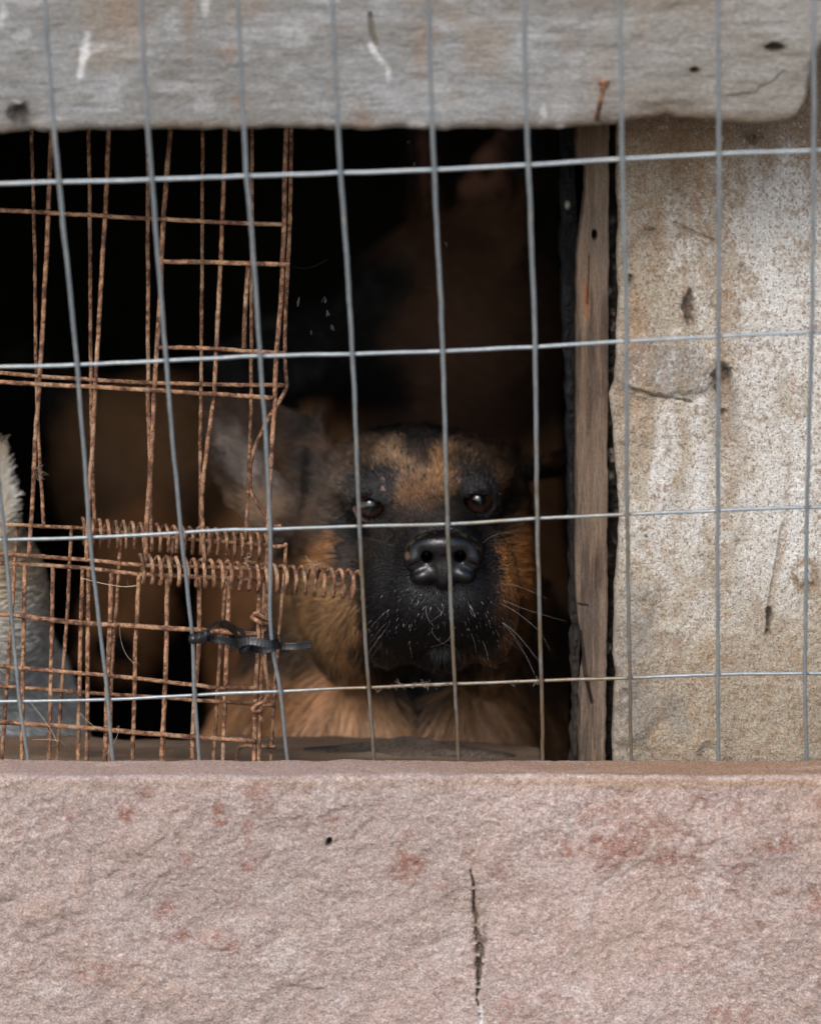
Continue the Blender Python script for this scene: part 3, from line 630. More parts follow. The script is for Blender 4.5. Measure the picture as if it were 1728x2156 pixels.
def fence_y(v): return np.interp(v, [-200, 0, 1640], [-0.118, -0.103, 0.036])
def galv_col(V):
    u, v = UV(V); n = fbm(V, 90, 3, 601); n2 = fbm(V, 500, 2, 602)
    c = np.empty(u.shape+(3,)); c[:] = (0.25, 0.285, 0.305)
    c = mixc(c, sstep(-.2, .5, n)*.5, (0.35, 0.39, 0.41))
    w_ = sstep(850, 1250, v+120*n)*sstep(560, 740, u)*sstep(1400, 1300, u)
    c = mixc(c, np.clip(w_*(.75+.8*n), 0, 1), (0.20, 0.165, 0.105))
    c = mixc(c, np.clip(w_*sstep(1250, 1450, v)*(.5+n2), 0, 1)*.8, (0.16, 0.09, 0.05))
    c = mixc(c, sstep(.35, .6, n2)*.5, (0.42, 0.40, 0.30))
    return c
def build_fence():
    root = empty('wire_mesh_fence', P(864, 1600, .03), 'galvanised grey welded wire mesh fence stretched across the whole opening', 'fence')
    VW = [[(-70, -150), (-62, 380), (-22, 770), (0, 1030), (10, 1135), (42, 1475), (60, 1603), (64, 1640)],
          [(88, -150), (95, 0), (108, 190), (125, 385), (145, 580), (163, 770), (177, 950), (190, 1132), (209, 1310), (228, 1475), (238, 1603), (242, 1640)],
          [(290, -150), (298, 0), (307, 190), (320, 378), (336, 580), (350, 762), (365, 940), (382, 1120), (398, 1270), (407, 1360), (410, 1462), (420, 1600), (423, 1640)],
          [(492, -150), (500, 0), (509, 190), (520, 372), (536, 570), (548, 750), (560, 930), (569, 1110), (569, 1290), (575, 1370), (590, 1455), (606, 1606), (610, 1640)],
          [(692, -150), (700, 0), (707, 190), (717, 365), (731, 560), (742, 745), (750, 930), (757, 1108), (766, 1290), (776, 1447), (787, 1600), (790, 1640)],
          [(897, -150), (902, 0), (907, 190), (914, 357), (924, 560), (932, 740), (937, 920), (942, 1103), (950, 1290), (957, 1440), (966, 1600), (969, 1640)],
          [(1097, -150), (1102, 0), (1106, 190), (1112, 348), (1120, 560), (1126, 730), (1128, 920), (1130, 1093), (1135, 1290), (1139, 1434), (1143, 1595), (1145, 1640)],
          [(1302, -150), (1304, 0), (1309, 340), (1315, 560), (1318, 719), (1319, 900), (1320, 1085), (1325, 1427), (1328, 1595), (1329, 1640)],
          [(1509, -150), (1510, 0), (1513, 325), (1512, 708), (1510, 1075), (1510, 1420), (1511, 1592), (1511, 1640)],
          [(1713, -150), (1712, 0), (1712, 318), (1708, 700), (1698, 1068), (1694, 1418), (1696, 1592), (1696, 1640)],
          [(1916, -150), (1912, 318), (1900, 700), (1886, 1068), (1880, 1418), (1880, 1640)]]
    HW = [[(-260, 396), (0, 387), (125, 383), (320, 378), (520, 371), (717, 364), (914, 357), (1112, 347), (1309, 335), (1513, 324), (1712, 317), (1980, 308)],
          [(-260, 780), (0, 772), (163, 768), (350, 759), (548, 750), (742, 745), (932, 739), (1126, 730), (1318, 718), (1512, 708), (1708, 699), (1980, 690)],
          [(-260, 1140), (0, 1136), (190, 1132), (382, 1121), (480, 1115), (570, 1114), (757, 1108), (942, 1103), (1130, 1092), (1320, 1083), (1510, 1075), (1698, 1068), (1980, 1062)],
          [(-260, 1480), (0, 1477), (228, 1473), (410, 1463), (590, 1455), (776, 1447), (957, 1440), (1139, 1433), (1325, 1427), (1510, 1420), (1694, 1418), (1980, 1412)]]
    r = 0.00118
    for k, w_ in enumerate(VW):
        a = np.array(w_, float)
        tube_obj('upright_wire', [tube(P(a[:, 0], a[:, 1], fence_y(a[:, 1])), [r*1.0, r*.95, r*.86], 10, .003, .0001, 300, k, cfn=galv_col, wob=.00035)], M['galv'], root)
    for k, w_ in enumerate(HW):
        a = np.array(w_, float)
        tb = [tube(P(a[:, 0], a[:, 1], fence_y(a[:, 1])+.0019), [r*.9, r*.84, r*.8][min(k, 2)], 10, .003, .0001, 300, 40+k, cfn=galv_col, wob=.0003)]
        for q in VW:
            q = np.array(q, float); v_ = a[:, 1].mean()
            for _ in range(5): u_ = np.interp(v_, q[:, 1], q[:, 0]); v_ = np.interp(u_, a[:, 0], a[:, 1])
            c_ = P(u_, v_, fence_y(v_)+.0010)
            tb.append(tube([c_+[-.0021, .0006, 0], c_, c_+[.0021, .0006, 0]], [.0003, .00125, .0003], 8, .0004, .0002, 900, k, cfn=galv_col))
        tube_obj('cross_wire', tb, M['galv'], root)
    return root
fence = build_fence()

def rust_col(seed):
    def f(V):
        n = fbm(V, 70, 3, 700+seed); n2 = .6*fbm(V, 620, 2, 750)+.6*fbm(V, 190, 3, 751)
        c = np.empty(n.shape+(3,)); c[:] = (0.215, 0.105, 0.060)
        c = mixc(c, sstep(.0, .28, n2)*.8, (0.40, 0.235, 0.135)); c = mixc(c, sstep(.02, .25, -n2)*.85, (0.060, 0.031, 0.022))
        c = mixc(c, sstep(.2, .6, n)*.45, (0.40, 0.30, 0.20)); c = mixc(c, sstep(.25, .6, -n)*.4, (0.20, 0.09, 0.06))
        return c
    return f
def rust_panel(name, label, wires, yfun, r, group):
    a0 = np.array(wires[0][1][-1], float)
    root = empty(name, P(300, max(p[1] for w_ in wires for p in w_[1]), float(yfun(1200))), label, 'wire panel', group)
    for k, (wn, pts, off) in enumerate(wires):
        a = np.array(pts, float)
        rr = r*(0.92+.2*random.random())
        off = np.asarray(off, float)
        tube_obj(wn, [tube(P(a[:, 0], a[:, 1], yfun(a[:, 1])+off), rr, 9, .0011, .00030, 620, k*7+len(name), cfn=rust_col(k % 5), wob=.00028)], M['rust'], root)
    return root
GRP = 'rusty wire cage panels behind the fence'
UR, CR = 'upright_wire', 'cross_wire'
fy = lambda v: np.interp(v, [200, 700, 1190], [0.030, 0.042, 0.052])
rust_panel('cage_panel', 'upper front rusty wire cage panel, its uprights slanting down to the long coil', [
    (UR, [(112, 160), (109, 280), (102, 450), (95, 600), (83, 810), (77, 903), (68, 1069), (62, 1170)], 0),
    (UR, [(232, 160), (229, 280), (222, 454), (213, 600), (204, 760), (195, 944), (189, 1027), (183, 1175)], 0),
    (UR, [(368, 160), (359, 280), (345, 450), (336, 649), (326, 810), (320, 944), (309, 1110), (307, 1182)], 0),
    (UR, [(478, 160), (474, 280), (469, 450), (462, 600), (453, 790), (450, 840), (436, 944), (426, 1048), (431, 1188)], 0),
    (UR, [(604, 160), (602, 280), (598, 470), (592, 624), (582, 749), (579, 849), (575, 903), (566, 1069), (562, 1196)], 0),
    ('short_wire', [(522, 560), (517, 649), (514, 733)], 0.0015),
    (CR, [(-150, 434), (0, 442), (310, 460), (595, 473)], -0.0022),
    (CR, [(342, 551), (470, 553), (609, 557)], -0.0022),
    (CR, [(332, 731), (450, 734), (524, 740), (602, 744)], -0.0022),
    (CR, [(-150, 797), (0, 804), (310, 821), (574, 838)], -0.0022),
    (CR, [(-150, 1160), (0, 1167), (166, 1177), (290, 1189), (450, 1194), (562, 1197)], 0.0)], fy, 0.00122, GRP)
by = lambda v: np.interp(v, [200, 800, 1150], [0.080, 0.088, 0.095])
rust_panel('cage_panel', 'upper back rusty wire cage panel whose loose end wire bends into a hook', [
    (UR, [(64, 160), (67, 280), (72, 450), (75, 649), (77, 779), (83, 944), (93, 1104)], 0),
    (UR, [(186, 160), (187, 280), (190, 500), (192, 790), (195, 950), (199, 1108)], 0),
    (UR, [(311, 160), (312, 280), (312, 799), (316, 960), (319, 1125)], 0),
    (UR, [(428, 160), (427, 280), (424, 799), (422, 950), (423, 1132)], 0),
    (UR, [(531, 160), (531, 280), (529, 799), (525, 960), (518, 1140)], 0),
    (UR, [(616, 160), (614, 280), (610, 474), (602, 660), (600, 740), (603, 795), (602, 818), (585, 850), (560, 890), (531, 961), (527, 1027), (540, 1055), (556, 1081), (575, 1106), (592, 1107)], 0),
    (CR, [(-150, 775), (0, 785), (166, 798), (415, 809), (598, 811)], -0.0022),
    (CR, [(-150, 1096), (0, 1104), (166, 1112), (332, 1129), (540, 1147), (580, 1151), (598, 1149), (604, 1144)], 0)], by, 0.00106, GRP)
ly = lambda v: np.interp(v, [1180, 1640], [0.055, 0.044])
rust_panel('cage_panel', 'lower front rusty wire cage panel, speckled dense grid standing on the ledge', [
    (CR, [(-150, 1177), (0, 1185), (166, 1195), (290, 1208), (420, 1214), (556, 1221)], 0),
    (CR, [(-150, 1282), (0, 1293), (166, 1311), (332, 1321), (440, 1328), (538, 1335)], -0.0022),
    (CR, [(-150, 1392), (0, 1403), (166, 1417), (282, 1428), (415, 1443), (457, 1449), (540, 1447)], -0.0022),
    (CR, [(-150, 1512), (0, 1521), (166, 1531), (332, 1546), (537, 1560)], -0.0022),
    (UR, [(53, 1190), (49, 1401), (46, 1640)], 0), (UR, [(112, 1194), (109, 1359), (103, 1640)], 0),
    (UR, [(174, 1198), (169, 1401), (164, 1640)], 0), (UR, [(187, 1198), (185, 1401), (183, 1640)], 0),
    (UR, [(236, 1205), (228, 1401), (221, 1640)], 0), (UR, [(294, 1210), (286, 1359), (279, 1640)], 0),
    (UR, [(353, 1213), (349, 1401), (339, 1640)], 0), (UR, [(421, 1216), (419, 1359), (409, 1484), (404, 1640)], 0),
    (UR, [(483, 1219), (479, 1338), (473, 1484), (468, 1640)], 0), (UR, [(546, 1221), (543, 1359), (538, 1484), (534, 1640)], 0),
    (UR, [(556, 1221), (553, 1359), (549, 1442), (547, 1525), (543, 1640)], 0.001),
    ('tie_wire', [(564, 1222), (561, 1290), (557, 1340), (558, 1401), (566, 1450), (560, 1474), (545, 1482), (532, 1492), (538, 1500), (553, 1494)], -0.001),
    ('tie_wire', [(532, 1298), (537, 1292), (550, 1297), (562, 1304), (566, 1310), (558, 1314), (545, 1309), (534, 1303), (531, 1297)], [-.001, -.003, -.005, -.004, 0, -.004, -.005, -.003, -.001])], ly, 0.00125, GRP)
lb = lambda v: np.interp(v, [1100, 1640], [0.097, 0.088])
rust_panel('cage_panel', 'lower back rusty wire cage panel, sparse and blurred behind the dense grid', [
    (UR, [(36, 1108), (29, 1235), (17, 1421), (1, 1640)], 0), (UR, [(151, 1113), (143, 1276), (131, 1442), (118, 1640)], 0),
    (UR, [(255, 1124), (247, 1255), (237, 1401), (230, 1640)], 0), (UR, [(367, 1133), (355, 1230), (351, 1350), (343, 1640)], 0),
    (UR, [(482, 1144), (473, 1255), (459, 1442), (448, 1640)], 0), (UR, [(603, 1150), (591, 1297), (579, 1442), (569, 1640)], 0),
    (CR, [(-150, 1436), (0, 1445), (166, 1457), (353, 1470), (577, 1485)], -0.002),
    ('hook_wire', [(497, 1640), (499, 1590), (503, 1577), (516, 1571), (581, 1573)], -0.003)], lb, 0.00105, GRP)

# ---- coil springs
def spring(p0, p1, turns, R, r, label, tilt, loose=None, seed=0):
    root_loc = (p0+p1)/2
    n = int(turns*26); t = np.linspace(0, 1, n)
    tt = t if loose is None else np.interp(t, [0, loose, 1], [0, loose*.97, 1])
    ax = (p1-p0)/np.linalg.norm(p1-p0); up = np.array([0, 0, 1.]); up = up-ax*(up@ax); up /= np.linalg.norm(up); sd_ = np.cross(ax, up)
    jit = 1+.06*fbm(np.stack([t*0, t*0, t], -1), 60, 3, seed)
    ang = t*turns*2*math.pi
    c = p0 + (p1-p0)*tt[:, None] + R*jit[:, None]*(np.cos(ang)[:, None]*up + np.sin(ang)[:, None]*sd_*.95)
    c = c + ax*(np.sin(ang)*tilt)[:, None] + ax[None]*(.0007*fbm(c, 90, 2, seed+4))[:, None]
    o = tube_obj('coil_spring', [tube(c, r, 8, .001, .00035, 500, seed, smooth_path=False, cfn=rust_col(seed))], M['rust'], base=root_loc)
    return tag(o, label, 'coil spring', 'rusty coils lacing the cage panels together')
spring(P(172, 1119, .092), P(566, 1151, .098), 22.5, .0072, .00100, 'rusty brown coil lying across the upper back panel, the shorter and darker one', .0006, seed=2)
spring(P(294, 1197, .052), P(764, 1232, .050), 24.5, .0073, .00110, 'pale rusty coil whose loose right end reaches the dog, below the other coil', .0016, loose=.58, seed=3)

# ---- black cable ties
def ribbon(pts, w_, th, twist=None, step=.0006, ridge=True):
    """strap: pts (n,3); its width axis follows `twist` vectors"""
    c = resample(pts, step); m = len(c)
    t = np.gradient(c, axis=0); t /= np.linalg.norm(t, axis=1)[:, None]
    tw = np.array(twist, float); f = np.linspace(0, 1, m)
    W = np.stack([np.interp(f, np.linspace(0, 1, len(tw)), tw[:, k]) for k in range(3)], -1)
    W = W - t*(W*t).sum(1)[:, None]; W /= np.linalg.norm(W, axis=1)[:, None]; N = np.cross(t, W)
    s = np.arange(m); rd = np.where((s % 3) == 0, 1.0, 0.62) if ridge else np.ones(m)
    prof = [(-.5, -.5), (-.42, -.5), (-.4, -.5), (.4, -.5), (.42, -.5), (.5, -.5), (.5, .5), (.4, .62), (-.4, .62), (-.5, .5)]
    V = []
    for a, b in prof:
        h = th*b*(rd if abs(a) <= .4 else 1.15)
        V.append(c + W*(w_*a) + N*np.broadcast_to(h, (m,))[:, None])
    V = np.stack(V, 1); q = len(prof); idx = np.arange(m*q).reshape(m, q)
    F = np.stack([idx[:-1], np.roll(idx[:-1], -1, 1), np.roll(idx[1:], -1, 1), idx[1:]], -1).reshape(-1, 4)
    V = V.reshape(-1, 3)
    tr = [(idx[0, 0], idx[0, k+1], idx[0, k]) for k in range(1, q-1)] + [(idx[-1, 0], idx[-1, k], idx[-1, k+1]) for k in range(1, q-1)]
    return V, F, np.array(tr), np.full((len(V), 3), .02)
def bevel_box(cen, sz, rot, bev):
    import bmesh
    from mathutils import Matrix
    bm = bmesh.new(); bmesh.ops.create_cube(bm, size=1)
    bmesh.ops.scale(bm, vec=sz, verts=bm.verts); bmesh.ops.bevel(bm, geom=bm.edges[:], offset=bev, segments=2, affect='EDGES')
    bmesh.ops.triangulate(bm, faces=bm.faces)
    bmesh.ops.transform(bm, matrix=Matrix.Translation(Vector(cen)) @ Matrix.Rotation(rot, 4, 'Y'), verts=bm.verts)
    V = np.array([v.co[:] for v in bm.verts]); T = np.array([[v.index for v in f.verts] for f in bm.faces]); bm.free()
    return V, np.zeros((0, 4), int), T, np.full((len(V), 3), .02)
def px(l): return np.array([P(*q) for q in l])
ZUP = (0, 0, 1)
t1 = empty('cable_tie', P(440, 1350, .02), 'black cable tie with its square head hooked on a fence wire left of the other', 'cable tie', 'black cable ties holding fence to cage')
tube_obj('strap', [ribbon(px([(422, 1342, .010), (445, 1343, .006), (470, 1348, .004), (500, 1354, .012), (530, 1358, .03), (528, 1350, .052), (500, 1346, .06), (478, 1345, .055)]), .0042, .0011, [ZUP]*3+[(0.1, 0, 1)]*3),
                   ribbon(px([(421, 1345, .002), (432, 1334, -.002), (444, 1322, .002), (458, 1314, .012), (474, 1314, .028), (487, 1322, .04), (498, 1330, .048)]), .0044, .0010, [(.5, .2, .8), (.6, .5, .6), (.2, .9, .4), (.2, .9, .5)], ridge=False)], M['black_plastic'], t1)
tube_obj('tie_head', [bevel_box(P(408, 1345, .006), (.0050, .005, .0048), .05, .0006), bevel_box(P(424, 1344, .005), (.0062, .005, .0056), .15, .0006)], M['black_plastic'], t1)
t2 = empty('cable_tie', P(555, 1355, .03), 'black ridged cable tie looped round the kinked wire with its tail sticking out right', 'cable tie', 'black cable ties holding fence to cage')
tube_obj('strap', [ribbon(px([(488, 1365, .020), (498, 1357, .012), (515, 1351, .008), (534, 1350, .006), (556, 1355, .006), (572, 1357, .008), (581, 1350, .014), (580, 1339, .024), (570, 1334, .034), (558, 1338, .046)]), .0044, .0011, [ZUP, (0, .3, 1), (0, .2, 1), ZUP, (0, .3, 1), (0, .4, 1)]),
                   ribbon(px([(524, 1364, .040), (535, 1366, .020), (550, 1368, .012), (568, 1366, .010), (580, 1360, .012), (585, 1352, .018)]), .0042, .0011, [(0, .2, 1), (0, .2, 1), ZUP]),
                   ribbon(px([(583, 1359, .020), (600, 1361, .018), (622, 1361, .017), (642, 1358, .019), (657, 1356, .02)]), .0039, .0010, [(0, .2, 1), (0, .1, 1), (.1, 0, 1)]),
                   ribbon(px([(513, 1362, .022), (514, 1350, .014), (513, 1338, .018), (508, 1328, .026), (500, 1324, .034)]), .0022, .0010, [(1, 0, 0), (1, .2, 0), (.8, .3, .4)], ridge=False)], M['black_plastic'], t2)
tube_obj('tie_head', [bevel_box(P(516, 1366, .022), (.0066, .006, .0056), -.25, .0007)], M['black_plastic'], t2)

# ---- bent rusty nail in the beam (part of the beam) 
def nail():
    a = P(1256, 250, BM_Y-.001); b = P(1262, 222, BM_Y-.012); c_ = P(1270, 180, BM_Y-.016); d = P(1273, 172, BM_Y-.015)
    return tube_obj('bent_nail', [tube([a, b, c_], .0013, 8, .001, .0003, 500, 3, cfn=rust_col(1)), tube([c_, d], .0030, 10, .001, .0004, 400, 4, cfn=rust_col(2))], M['rust'], beam)
nail()

# ------------------------------------------------------------------ dogs
def ell(p, c, r, rz=0.0, rx=0.0, ry=0.0):
    """ellipsoid distance; rotations (deg) about z, then x, then y"""
    q = p - np.asarray(c, np.float32)
    if rz or rx or ry:
        def R(ax, a):
            a = math.radians(a); c_, s_ = math.cos(a), math.sin(a)
            m = np.eye(3)
            i, j = [(1, 2), (2, 0), (0, 1)][ax]
            m[i, i] = c_; m[i, j] = -s_; m[j, i] = s_; m[j, j] = c_; return m
        q = q @ (R(2, rz) @ R(0, rx) @ R(1, ry)).astype(np.float32)
    r = np.asarray(r, np.float32)
    k0 = np.sqrt(((q/r)**2).sum(-1)); k1 = np.sqrt(((q/(r*r))**2).sum(-1))
    return k0*(k0-1)/np.maximum(k1, 1e-9)
def cap(p, a, b, r1, r2):
    a = np.asarray(a, np.float32); b = np.asarray(b, np.float32); ab = b-a
    h = np.clip(((p-a)@ab)/(ab@ab), 0, 1)
    return np.sqrt(((p-a-h[..., None]*ab)**2).sum(-1)) - (r1 + (r2-r1)*h)
def smin(a, b, k):
    h = np.maximum(k-np.abs(a-b), 0)/k; return np.minimum(a, b) - h*h*k*.25
def smax(a, b, k): return -smin(-a, -b, k)
def ear_sd(p, base, tip, facing, W, th, curl, lean=0.0):
    """curved leaf-shaped sheet from base to tip, its hollow turned to `facing`"""
    base, tip, f = (np.asarray(x, np.float64) for x in (base, tip, facing))
    a = tip-base; Lh = np.linalg.norm(a); a = a/Lh
    f = f - a*(f@a); f /= np.linalg.norm(f); b = np.cross(a, f)
    q = p-base.astype(np.float32)
    s = (q@a.astype(np.float32))/Lh; x = q@b.astype(np.float32); c = q@f.astype(np.float32)
    sc = np.clip(s, 0, 1)
    w_ = W*np.interp(sc, [0, .15, .35, .6, .8, .93, 1], [.80, .95, 1.0, .80, .50, .24, .08])
    c0 = curl*((x/W)**2) - curl*.35 + lean*sc*sc
    d = np.abs(c-c0)*.8 - th*(1-.45*sc)
    return np.maximum(smax(d, np.abs(x)-w_, .004), np.maximum(-s-.05, s-1)*Lh)
def nets(F, X, Y, Z):
    """naive surface nets on a (possibly uneven) grid"""
    F = F.astype(np.float32); S = F < 0
    c8 = [(a, b, c) for a in (0, 1) for b in (0, 1) for c in (0, 1)]
    def sl(A, a, b, c): return A[a:A.shape[0]-1+a, b:A.shape[1]-1+b, c:A.shape[2]-1+c]
    cnt = sum(sl(S, *k).astype(np.int8) for k in c8)
    act = (cnt > 0) & (cnt < 8); ii = np.argwhere(act)
    vid = np.full(act.shape, -1, np.int64); vid[tuple(ii.T)] = np.arange(len(ii))
    acc = np.zeros((len(ii), 3)); num = np.zeros(len(ii))
    ax = (X, Y, Z)
    def val(k): j = ii+np.array(k); return F[j[:, 0], j[:, 1], j[:, 2]].astype(float), np.stack([ax[d][j[:, d]] for d in range(3)], -1)
    vals = {k: val(k) for k in c8}
    for k in c8:
        for d in range(3):
            if k[d] == 0:
                k2 = list(k); k2[d] = 1; k2 = tuple(k2)
                f0, p0 = vals[k]; f1, p1 = vals[k2]
                m = (f0 < 0) != (f1 < 0); t = f0/np.where(m, f0-f1, 1)
                acc[m] += (p0+(p1-p0)*t[:, None])[m]; num[m] += 1
    V = acc/num[:, None]
    Q = []
    for d in range(3):
        e, f = [(1, 2), (2, 0), (0, 1)][d]
        n = list(S.shape); n[d] -= 1
        a = np.take(S, range(0, S.shape[d]-1), d); b = np.take(S, range(1, S.shape[d]), d)
        m = a != b; j = np.argwhere(m); ins = a[m]
        ok = (j[:, e] > 0) & (j[:, f] > 0) & (j[:, e] < S.shape[e]-1) & (j[:, f] < S.shape[f]-1)
        j = j[ok]; ins = ins[ok]
        def g(de, df): q = j.copy(); q[:, e] += de; q[:, f] += df; return vid[q[:, 0], q[:, 1], q[:, 2]]
        q = np.stack([g(-1, -1), g(0, -1), g(0, 0), g(-1, 0)], -1)
        q[~ins] = q[~ins][:, ::-1]; Q.append(q)
    Q = np.concatenate(Q); Q = Q[(Q >= 0).all(1)]
    return V, Q
def grid_eval(fn, X, Y, Z):
    out = np.empty((len(X), len(Y), len(Z)), np.float32)
    YY, ZZ = np.meshgrid(Y, Z, indexing='ij')
    for i in range(0, len(X), 16):
        xs = X[i:i+16]; p = np.empty((len(xs),)+YY.shape+(3,), np.float32)
        p[..., 0] = xs[:, None, None]; p[..., 1] = YY; p[..., 2] = ZZ
        out[i:i+16] = fn(p)
    return out
def normals(V, Q):
    a, b = V[Q[:, 2]]-V[Q[:, 0]], V[Q[:, 3]]-V[Q[:, 1]]
    fn = np.cross(a, b); N = np.zeros_like(V)
    for k in range(4): np.add.at(N, Q[:, k], fn)
    return N/(np.linalg.norm(N, axis=1)[:, None]+1e-12)
def curves_obj(name, pos, rad, col, mat, parent=None):
    """pos (n,k,3) world points; rad (n,k); col (n,3)"""
    n, k, _ = pos.shape; base = wloc(parent) if parent else np.zeros(3)
    cv = bpy.data.hair_curves.new(name); cv.add_curves([k]*n)
    cv.attributes['position'].data.foreach_set('vector', (pos-base).astype(np.float32).ravel())
    (cv.attributes.get('radius') or cv.attributes.new('radius', 'FLOAT', 'POINT')).data.foreach_set('value', rad.astype(np.float32).ravel())
    a = cv.attributes.new('hair_color', 'FLOAT_COLOR', 'CURVE'); c = np.ones((n, 4), np.float32); c[:, :3] = np.clip(col, 0, 1)
    a.data.foreach_set('color', c.ravel())
    cv.materials.append(mat); o = bpy.data.objects.new(name, cv); COL.objects.link(o)
    if parent: o.parent = parent
    return o
def fur(name, V, Q, N, count, wfn, lenfn, flow, colfn, mat, parent, rad=.00016, lift=.3, clump_s=120, clump=.35, jit=.12, seed=1, K_=4, curl=0.0):
    rng = np.random.default_rng(seed)
    cen = V[Q].mean(1); n_ = N[Q].mean(1); n_ /= np.linalg.norm(n_, axis=1)[:, None]+1e-12
    area = .5*np.linalg.norm(np.cross(V[Q[:, 2]]-V[Q[:, 0]], V[Q[:, 3]]-V[Q[:, 1]]), axis=1)
    w_ = area*wfn(cen, n_); w_ /= w_.sum()
    q = rng.choice(len(Q), count, p=w_)
    s, t = rng.random((2, count, 1)); A, B, C, D = (V[Q[q, k]] for k in range(4))
    r = (A*(1-s)+B*s)*(1-t)+(D*(1-s)+C*s)*t
    n = (N[Q[q, 0]]*(1-s)+N[Q[q, 1]]*s)*(1-t)+(N[Q[q, 3]]*(1-s)+N[Q[q, 2]]*s)*t; n /= np.linalg.norm(n, axis=1)[:, None]+1e-12
    f = flow(r, n); f = f + clump*np.stack([fbm(r, clump_s, 2, seed+k) for k in (1, 2, 3)], -1) + jit*rng.normal(size=(count, 3))
    f = f - n*(f*n).sum(1)[:, None]; f /= np.linalg.norm(f, axis=1)[:, None]+1e-9
    L = lenfn(r, n)*rng.uniform(.65, 1.15, count)
    lf = lift*(1+.3*rng.normal(size=count))[:, None]
    tt = np.linspace(0, 1, K_)[None, :, None]
    bend = np.clip(1.0-.6*tt, 0, 1)
    pos = r[:, None] + L[:, None, None]*(f[:, None]*tt + n[:, None]*lf[:, None]*tt*bend)
    pos[..., 2] -= (L[:, None]*tt[0, :, 0]**2*.10)
    if curl: pos[:, 1:] += curl*L[:, None, None]*rng.normal(size=(count, 1, 3))*tt[:, 1:]**2
    rad_ = rad*np.interp(np.linspace(0, 1, K_), [0, .6, 1], [1, .8, .15])[None]*rng.uniform(.75, 1.25, count)[:, None]
    c = colfn(r, n, rng)
    return curves_obj(name, pos, rad_, c, mat, parent)

